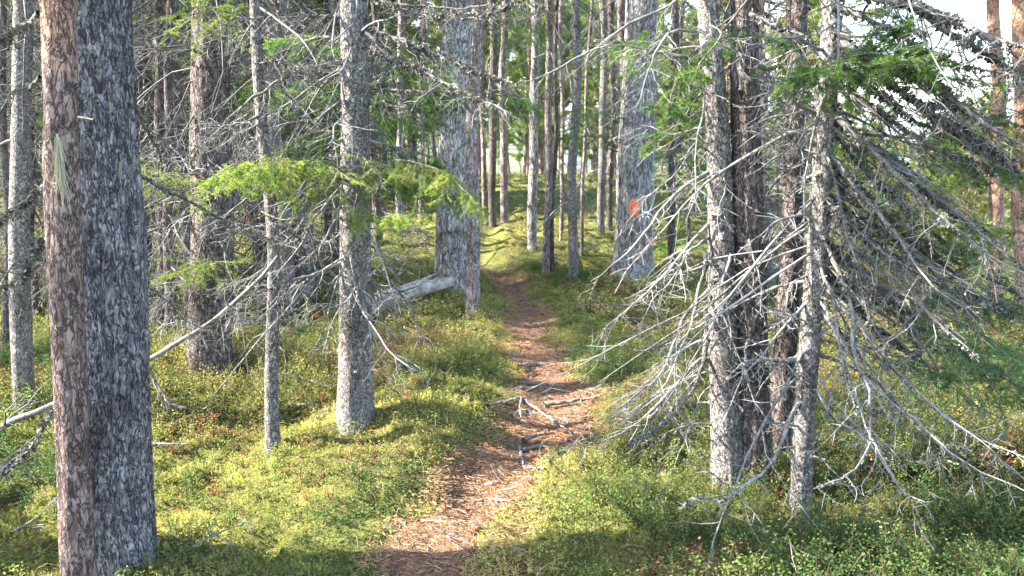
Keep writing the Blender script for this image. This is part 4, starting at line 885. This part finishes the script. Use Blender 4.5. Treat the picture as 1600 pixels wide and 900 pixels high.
# ------------------------------------------------------------------ undergrowth
def sprigs(n, h, nleaf, ll, lw, seed, stems=1, twist=.5):
    """one shrub sprig as stem plus rhombic leaves; returns verts, quads, part flag"""
    out = []
    for v in range(n):
        g_ = np.random.default_rng(seed+v); st = grow(np.zeros((3, 3)), np.stack([g_.normal(size=3)*.35, g_.normal(size=3)*.35, np.ones(3)], -1), h*(.6+.5*g_.random(3)), 6, 0, .16, g_)
        mb = MB(); mb.tubes(st, taper(3, 6, .0016, .0008), 3)
        i = np.repeat(np.arange(3), nleaf); k = g_.random(len(i))*.8+.2; kk = np.clip((k*5).astype(int), 0, 4); base = st[i, kk]+(st[i, kk+1]-st[i, kk])*((k*5-kk)[:, None])
        a = g_.random(len(i))*6.28; d = nrm(np.stack([np.cos(a), np.sin(a), .15+.4*g_.normal(size=len(i))], -1)); off = g_.random(len(i))[:, None]*.018; base = base+d*off
        sd_ = nrm(np.cross(d, nrm(np.array([0, 0, 1.])+.5*g_.normal(size=(len(i), 3))))); L = ll*(.6+.6*g_.random(len(i)))[:, None]; W = lw*(.7+.5*g_.random(len(i)))[:, None]
        q = np.stack([base, base+d*L*.45+sd_*W*.5, base+d*L+np.array([0, 0, -.15])*L, base+d*L*.45-sd_*W*.5], 1)
        mb.add(q, np.arange(len(i)*4).reshape(-1, 4), (2, 2, 2)); out.append((np.concatenate(mb.v), np.concatenate(mb.f4), (np.concatenate(mb.c)[:, 0] > 1.5)))
    return out
def scatter(mb, pos, protos, scale, col, stemcol, g_):
    N = len(pos); which = g_.integers(0, len(protos), N); ang = g_.random(N)*6.28
    for p, (v, f, leaf) in enumerate(protos):
        s = np.where(which == p)[0]
        if not len(s): continue
        ca = np.cos(ang[s])[:, None]; sa = np.sin(ang[s])[:, None]; sc = scale[s][:, None]
        x = (v[None, :, 0]*ca-v[None, :, 1]*sa)*sc+pos[s, 0][:, None]; y = (v[None, :, 0]*sa+v[None, :, 1]*ca)*sc+pos[s, 1][:, None]; z = v[None, :, 2]*sc+pos[s, 2][:, None]
        c = np.where(leaf[None, :, None], col[s][:, None, :], np.asarray(stemcol)[None, None, :])*np.ones((1, len(v), 1))
        # leaf to leaf variation
        lv = .75+.5*g_.random((len(s), len(v)//4+1)); c = c*np.repeat(lv, 4, 1)[:, :len(v), None]
        ff = (f[None]+(np.arange(len(s))*len(v))[:, None, None]).reshape(-1, 4)
        mb.add(np.stack([x, y, z], -1), ff, c.reshape(-1, 3))
def region(n, y0, y1, g_, power=1.):
    y = y0+(y1-y0)*g_.random(n*2)**power; wid = .62*y+1.6; x = (g_.random(n*2)*2-1)*wid
    # even density: keep in proportion to strip width
    keep = g_.random(n*2) < wid/wid.max(); return x[keep], y[keep]
g3 = np.random.default_rng(5)
SHR_G = np.array([(.075, .15, .03), (.11, .19, .035), (.15, .21, .04), (.055, .12, .03)])
SHR_Y = np.array([(.24, .26, .05), (.30, .30, .06), (.20, .25, .05), (.28, .25, .06)])
SHR_R = np.array([(.26, .11, .06), (.33, .17, .08), (.28, .17, .08), (.34, .09, .06)])
def shrub_colors(x, y, g_):
    """one palette per clump, little change inside it"""
    n = len(x); a = .05+fbm(x*.9, y*.9, 3, 21)+.05*g_.normal(size=n)-.10*sstep(0, .5, x-pc(y))*(1-sstep(3.4, 4.2, y)); red = fbm(x*1.5+4, y*1.5, 3, 33)+.07*sstep(.5, 3, x-pc(y))+.05*sstep(5.5, 7, y)+.05*g_.normal(size=n)
    pal = np.array([(.045, .10, .028), (.085, .15, .036), (.145, .195, .048), (.24, .26, .07), (.34, .31, .10)])
    t = np.clip((a-.26)/.46, 0, 1)*3.999; k = t.astype(int); f = (t-k)[:, None]; c = pal[k]*(1-f)+pal[k+1]*f
    rp = np.array([(.22, .12, .06), (.30, .16, .08), (.27, .19, .09), (.33, .10, .065)]); rd = g_.random(n) < .01+.42*sstep(.56, .72, red)
    c[rd] = rp[g_.integers(0, 4, n)][rd]; return c*(.85+.3*g_.random((n, 1)))
SP_BIG = sprigs(8, .175, 23, .0112, .0072, 100); SP_LOW = sprigs(8, .07, 13, .010, .0065, 200); SP_FAR = sprigs(6, .14, 11, .024, .014, 300); SP_VF = sprigs(5, .22, 8, .045, .026, 400)
def mossy(x, y):  # 1 = bare moss cushion, 0 = shrubs
    r = x-pc(y)
    left = sstep(.1, -.4, r)*(1-sstep(5.0, 6.0, y)) if False else (1-sstep(-.4, .1, r))*(1-sstep(5.0, 6.0, y))
    rise = sstep(8.8, 10, y)*(1-sstep(3, 4, np.abs(r)))
    return np.clip(sstep(.40, .56, fbm(x*1.3+9, y*1.3, 3, 61)+.13*left+.20*rise-.16*np.clip(r > .1, 0, 1)*(y < 5)-.6*np.exp(-((x+1.9)**2+(y-5.4)**2)/.8)), 0, 1)
def tall(x, y):   # where the tall bilberry grows: right foreground, round the dark trunk, strip behind the mound
    t = .95*sstep(-.05, .35, x-pc(y)-pw(y)-.1)*(1-sstep(4.6, 6, y))+.8*np.exp(-((x+1.9)**2+(y-5.6)**2)/1.2)+.75*sstep(5.2, 6.2, y)
    return np.clip(t+.7*(fbm(x*.9, y*.9, 3, 41)-.5)*2*.6, 0, 1)
edgef = lambda x, y, a, b: a+(1-a)*sstep(.0, b, np.abs(x-pc(y))-pw(y))
sh = MB()
x, y = region(46000, 1.8, 6.2, g3); t = tall(x, y); pm_ = pmask(x, y, .10); m_ = mossy(x, y); keep = (pm_ < .35) & (g3.random(len(x)) < (.40+.60*t)*(1-.88*m_))
x, y, t = x[keep], y[keep], t[keep]; pos = np.stack([x, y, H(x, y)-.01], -1); isb = g3.random(len(x)) < t
edge = edgef(x, y, .45, .3)*(.6+.8*fbm(x*2.2, y*2.2, 2, 81))
scatter(sh, pos[isb], SP_BIG, ((.5+.75*g3.random(len(x))**1.4)*edge)[isb], shrub_colors(x[isb], y[isb], g3), (.12, .09, .05), g3)
scatter(sh, pos[~isb], SP_LOW, ((.6+.8*g3.random(len(x)))*edge)[~isb], shrub_colors(x[~isb], y[~isb], g3), (.14, .10, .06), g3)
x, y = region(40000, 6.2, 12, g3); keep = (pmask(x, y, .12) < .3) & (g3.random(len(x)) < (.45+.55*tall(x, y))*(1-.85*mossy(x, y))); x, y = x[keep], y[keep]
scatter(sh, np.stack([x, y, H(x, y)-.02], -1), SP_FAR, (.4+.7*g3.random(len(x)))*edgef(x, y, .4, .4), shrub_colors(x, y, g3), (.13, .1, .06), g3)
x, y = region(26000, 12, 34, g3); keep = (pmask(x, y, .12) < .4) & (g3.random(len(x)) < 1-.8*mossy(x, y)); x, y = x[keep], y[keep]
scatter(sh, np.stack([x, y, H(x, y)-.03], -1), SP_VF, (.35+.6*g3.random(len(x))), shrub_colors(x, y, g3), (.13, .1, .06), g3)
tag(sh.obj('undergrowth', M['leaf'], smooth=False), 'low bilberry and lingonberry shrubs in green, yellow and red covering the forest floor', 'undergrowth', kind='stuff')
# moss: small upright feathery stars, thick where no shrub grows
mo = MB(); x, y = region(190000, 1.8, 9.5, g3, 1.25); m_ = mossy(x, y); keep = (pmask(x, y, .10) < .35+.3*g3.random(len(x))) & (g3.random(len(x)) < .16+.84*m_); x, y = x[keep], y[keep]
n = len(x); b = np.stack([x, y, H(x, y)-.006], -1); d = np.stack([g3.normal(size=n)*.4, g3.normal(size=n)*.4, np.ones(n)], -1); Pm = grow(b, d, (.018+.026*g3.random(n))*(.8+.05*y), 3, 0, .2, g3)
hc = np.clip((fbm(x*2.4, y*2.4, 3, 71)-.3)/.4+.12*g3.normal(size=n), 0, 1)[:, None]; cm = (1-hc)*np.array([.18, .195, .05])+hc*np.array([.46, .41, .125])
br = g3.random(n) < .07+.25*sstep(.55, .7, fbm(x*3, y*3, 2, 91)); cm[br] = np.array([.26, .17, .09])
needles(mo, Pm, 9, .011, .0042, cm, g3, fwd=.5, flatn=1.)
tag(mo.obj('moss', M['leaf'], smooth=False), 'yellow green feather moss carpeting the ground between shrubs', 'moss', kind='stuff')
gb = MB(); x, y = region(5200, 1.8, 11, g3); keep = pmask(x, y, .10) < .5; x, y = x[keep], y[keep]; n = len(x)
Pg = grow(np.stack([x, y, H(x, y)-.01], -1), np.stack([g3.normal(size=n)*.5, g3.normal(size=n)*.5, np.ones(n)], -1), .07+.16*g3.random(n)**2, 6, -.0, .12, g3, lift=-.9)
gb.tubes(Pg, taper(n, 6, .0012+.0001*y, .0005), 3, np.array([(.42, .36, .20), (.30, .30, .12), (.36, .24, .13)])[g3.integers(0, 3, n)])
tag(gb.obj('grass', M['leaf'], smooth=False), 'sparse straw coloured grass blades among the moss', 'grass', kind='stuff')
# needle litter and bits on the path
li = MB(); n = 95000; y = 1.8+7.8*g3.random(n)**1.4; x = pc(y)+(g3.random(n)*2-1)*(pw(y)+.30); k = (pmask(x, y, .16) > .25*g3.random(n)) & (g3.random(n) < .45+.9*sstep(.38, .62, fbm(x*2.8, y*2.8, 3, 95))); x, y = x[k], y[k]; n = len(x)
b = np.stack([x, y, H(x, y)+.018+.012*g3.random(n)], -1); d = np.stack([g3.normal(size=n), g3.normal(size=n), .12*g3.normal(size=n)], -1); L = .012+.022*g3.random(n)
Pm = grow(b, d, L, 2, 0, .0, g3); cc = np.array([(.37, .18, .085), (.27, .13, .065), (.45, .26, .13), (.13, .075, .05), (.32, .24, .16)])[g3.integers(0, 5, n)]
li.tubes(Pm, taper(n, 2, .0011, .0009), 3, cc)
n = 2600; y = 1.8+8*g3.random(n); x = pc(y)+(g3.random(n)*2-1)*(pw(y)+.1); k = pmask(x, y, .1) > .4; x, y = x[k], y[k]; n = len(x)
b = np.stack([x, y, H(x, y)+.016], -1); d = np.stack([g3.normal(size=n), g3.normal(size=n), .1*g3.normal(size=n)], -1)
li.tubes(grow(b, d, .03+.09*g3.random(n)**2, 4, 0, .15, g3), taper(n, 4, .0022, .001), 4, np.array([(.20, .13, .09), (.36, .30, .25), (.12, .08, .06)])[g3.integers(0, 3, n)])
tag(li.obj('needle_litter', M['litter'], smooth=False), 'rust brown fallen needles and twig crumbs strewn along the path', 'litter', kind='stuff')

# ------------------------------------------------------------------ fallen wood and sticks
def stick(name, pix, r, label, cat='stick', mat='dead', lift=None, tw=3, tl=.12, Yab=None, tip=.35, group=None, seed=1):
    if lift is None: lift = .03+r*.8
    if Yab is None: pts = np.array([G(a, b_)+np.array([0, 0, lift]) for a, b_ in pix])
    else:
        Ys = np.interp(np.arange(len(pix)), [0, len(pix)-1], Yab); pts = np.array([P(a, b_, yy) for (a, b_), yy in zip(pix, Ys)])
    o_ = pts.mean(0); g_ = np.random.default_rng(abs(seed+int(pix[0][0]))); m = 24; c = resample(pts, m); c[1:-1] += g_.normal(size=(m-2, 3))*r*.2; R = taper(1, m, r, r*tip)
    mb = MB(); mb.tubes(c[None], R*(1+.12*g_.normal(size=R.shape)), 9)
    if tw:
        bs, d, rad, t = attach(c[None], R, tw, .2, .95, 55, g_, .3, -.2); L2 = grow(bs, d, tl*(.4+.8*g_.random(tw)), 6, .05, .2, g_); R2 = taper(tw, 6, np.minimum(rad*.6, .006), .001); mb.tubes(L2, R2, 5)
        bs, d, rad, t = attach(L2, R2, 3, .2, .95, 50, g_, .3, 0); mb.tubes(grow(bs, d, tl*.35*np.ones(len(bs)), 4, .05, .2, g_), taper(len(bs), 4, .0015, .0007), 3)
    o = mb.obj(name, M[mat], origin=o_); return tag(o, label, cat, group)
stick('fallen_branch', [(815, 632), (832, 645), (860, 665), (892, 688)], .011, 'barkless grey stick lying slantwise on the path below the crossing one', tw=2, mat='deadgrey')
stick('fallen_branch', [(850, 643), (880, 640), (912, 635), (938, 630)], .016, 'dark brown stick lying straight across the path', mat='live', tw=1)
stick('fallen_branch', [(815, 635), (812, 650), (814, 668)], .008, 'short pale forked stick propped at the left path edge', lift=.05, tw=2)
stick('fallen_branch', [(815, 716), (850, 708), (905, 697)], .011, 'dark stick below the tips of the drooping branches on the path', mat='live', tw=2)
stick('fallen_branch', [(818, 700), (840, 692), (865, 688)], .014, 'short blackish stick just above the lowest crossing stick', mat='live', tw=0)
stick('fallen_branch', [(812, 708), (816, 725), (818, 742)], .010, 'small grey broken stick end at the left edge of the path', lift=.03, tw=1)
stick('fallen_branch', [(762, 642), (790, 634), (812, 628)], .009, 'thin grey stick in moss left of the path sticks', tw=2, lift=.03)
stick('fallen_branch', [(880, 558), (900, 556), (918, 548)], .012, 'brown stick end at the right side of the sunlit path stretch', mat='live', tw=1)
stick('root', [(812, 578), (840, 574), (868, 575)], .018, 'dark root crossing the shaded middle of the path', 'root', 'live', lift=.022, tw=0, tip=.7)
stick('root', [(812, 604), (850, 606), (885, 610)], .012, 'thin brown root crossing the path above the sticks', 'root', 'live', lift=.022, tw=0, tip=.7)
stick('root', [(788, 452), (805, 447), (820, 446)], .02, 'dark root across the path at the bend', 'root', 'live', lift=.022, tw=0, tip=.7)
lb = stick('fallen_branch', [(-260, 775), (-60, 700), (0, 668), (92, 628), (160, 596), (228, 566), (300, 526), (352, 490), (400, 440), (434, 400)], .021, 'long bare branch passing behind both foreground trunks and leaning on the thin grey stem', 'branch', 'deadgrey', Yab=(4.0, 4.06), tw=14, tl=.35)
sb = stick('side_branch', [(226, 566), (238, 590), (252, 608), (264, 630), (292, 638)], .008, '', None, 'deadgrey', Yab=(4.03, 4.0), tw=5, tl=.15)
sb.location = sb.location-lb.location; sb.parent = lb
stick('fallen_branch', [(440, 598), (480, 606), (515, 618)], .012, 'grey stick lying in moss between the thin stem and the mound spruce', tw=2, lift=.05)
stick('fallen_branch', [(448, 645), (475, 640), (498, 636)], .012, 'short mossy stick below the grey stick beside the mound spruce', mat='deadgrey', tw=1, lift=.03)
stick('fallen_branch', [(232, 708), (260, 709), (292, 713)], .008, 'thin pale stick in moss right of the thick dark trunk', tw=2, lift=.05)
stick('fallen_branch', [(20, 860), (60, 835), (92, 800)], .005, 'thin pale twig in moss at the foot of the slim reddish trunk', tw=5, lift=.06)
stick('fallen_branch', [(300, 880), (350, 855), (395, 838)], .004, 'thin dark twig in the sunny moss below the thin grey stem', mat='deadgrey', tw=4, lift=.06)
stick('fallen_branch', [(1432, 760), (1470, 752), (1500, 762), (1520, 752)], .010, 'whitish branching dead twig lying among red shrubs on the slope', tw=6, lift=.10, tl=.2)
stick('root', [(985, 436), (965, 425), (950, 418), (942, 440)], .02, 'dark root knot left of the pine with the orange blaze', 'root', 'deadgrey', lift=.03, tw=0)
for i, (pix, r_, lab) in enumerate([
 ([(740, 792), (765, 786), (800, 790)], .009, 'thin root at the right edge of the lower sunlit path'),
 ([(800, 655), (835, 652), (880, 660), (925, 655)], .010, 'long thin root just under the dark straight stick'),
 ([(770, 742), (810, 735), (850, 738)], .011, 'knobbly root below the small broken stick end'),
 ([(806, 545), (835, 549), (862, 546)], .010, 'thin root crossing the upper sunlit path stretch'),
 ([(800, 515), (826, 512), (852, 517)], .010, 'topmost thin root on the straight upper path'),
]): stick('root', pix, r_, lab, 'root', 'live', lift=.018, tw=1, tip=.5, tl=.1)
for i, (px, py, r_, lab) in enumerate([(765, 765, .022, 'rounded grey stone at the narrow waist of the path'), (858, 590, .018, 'small grey stone on the path under the drooping twigs'), (704, 846, .016, 'small stone in the lower path'), (888, 566, .024, 'grey stone at the right edge of the upper path'), (806, 560, .020, 'grey stone at the left edge of the upper path')]):
    g_ = np.random.default_rng(i); u = np.linspace(0, np.pi, 10); a = np.linspace(0, 2*np.pi, 15)[:-1]; A_, U_ = np.meshgrid(a, u)
    rr_ = r_*(1+.35*(vnoise(np.cos(A_)*1.5+i*9+5, np.sin(A_)*1.5+U_*1.3+5, i)-.5)*2); b = G(px, py); vs = np.stack([rr_*1.3*np.sin(U_)*np.cos(A_), rr_*np.sin(U_)*np.sin(A_), rr_*.7*np.cos(U_)], -1)+b+np.array([0, 0, .018])
    idx = np.arange(A_.size).reshape(A_.shape); mb = MB(); mb.add(vs, np.stack([idx[:-1], np.roll(idx, -1, 1)[:-1], np.roll(idx, -1, 1)[1:], idx[1:]], -1).reshape(-1, 4), (.55, .55, .56)); tag(mb.obj('stone', M['log'], origin=b), lab, 'stone')
def log(label, pa, pb, ra, rb, seed, splinter=True, mat='log'):
    a = G(*pa)+np.array([0, 0, ra*.9]); b = G(*pb)+np.array([0, 0, rb+.06]); o_ = (a+b)/2; g_ = np.random.default_rng(seed); e = empty('fallen_log', o_, label, 'log')
    m = 50; t = np.linspace(0, 1, m); c = (a+(b-a)*t[:, None])-o_; c[:, 2] += .02*np.sin(t*3)
    tan = nrm(b-a); u = nrm(np.cross(tan, [0, 0, 1.])); v_ = np.cross(u, tan); A = np.linspace(0, 2*np.pi, 29)[:-1]; AA, TT = np.meshgrid(A, t)
    r = (ra+(rb-ra)*TT)*(1+.12*(vnoise(np.cos(AA)*3+9, np.sin(AA)*3+TT*2, seed)-.5)*2)*(1-.35*sstep(.85, 1, TT)*(g_.random(28)[None]))
    vert = c[:, None]+r[..., None]*(np.cos(AA)[..., None]*u+np.sin(AA)[..., None]*v_)
    ext = (g_.random(28)*min(.18, ra*1.2))[None, :, None]*tan*(TT == 1)[..., None]; vert = vert+ext
    idx = np.arange(m*28).reshape(m, 28); q = np.stack([idx[:-1], np.roll(idx, -1, 1)[:-1], np.roll(idx, -1, 1)[1:], idx[1:]], -1).reshape(-1, 4)
    mb = MB(); mb.add(vert, q); mb.tubes(np.stack([c[[0, 0]]*1, c[[0, 0]]+tan*.01], 0)[:1], np.full((1, 2), .001), 3); mb.obj('trunk', M[mat], e)
    for i in range(7):
        s = MB(); k = g_.random()*.7; w0 = c[int(k*49)]+u*g_.normal()*ra*.9+v_*ra*(.3+.6*g_.random()); L = .25+.35*g_.random()
        s.tubes(np.stack([w0, w0+tan*L*.5, w0+tan*L+v_*.03])[None], np.array([[.012, .014, .003]])*(ra/.07), 4); s.obj('splinter', M['log'], e)
log('weathered splintered log lying towards the foot of the big pale trunk', (562, 498), (700, 462), .085, .055, 4)

# ------------------------------------------------------------------ air
hm, hnt, hout = new_mat('haze_air'); pv = N_(hnt, 'ShaderNodeVolumePrincipled', i_Density=2e-4, i_Anisotropy=.3); pv.inputs['Color'].default_value = (.86, .90, .96, 1); hnt.links.new(pv.outputs[0], hout.inputs['Volume'])
mb = MB(); xs, y0_, y1_, z0_, z1_ = 9500., -9000., 12000., -60., 140.
vb = np.array([(a, b, c) for a in (-xs, xs) for b in (y0_, y1_) for c in (z0_, z1_)]); mb.add(vb, np.array([(0, 1, 3, 2), (4, 6, 7, 5), (0, 4, 5, 1), (2, 3, 7, 6), (0, 2, 6, 4), (1, 5, 7, 3)]))
tag(mb.obj('haze', hm, smooth=False), kind='stuff'); bpy.data.objects['haze']['label'] = 'faint blue haze of far air over the valley'
print('placed trees', NPL[0], 'objects', len(bpy.data.objects))
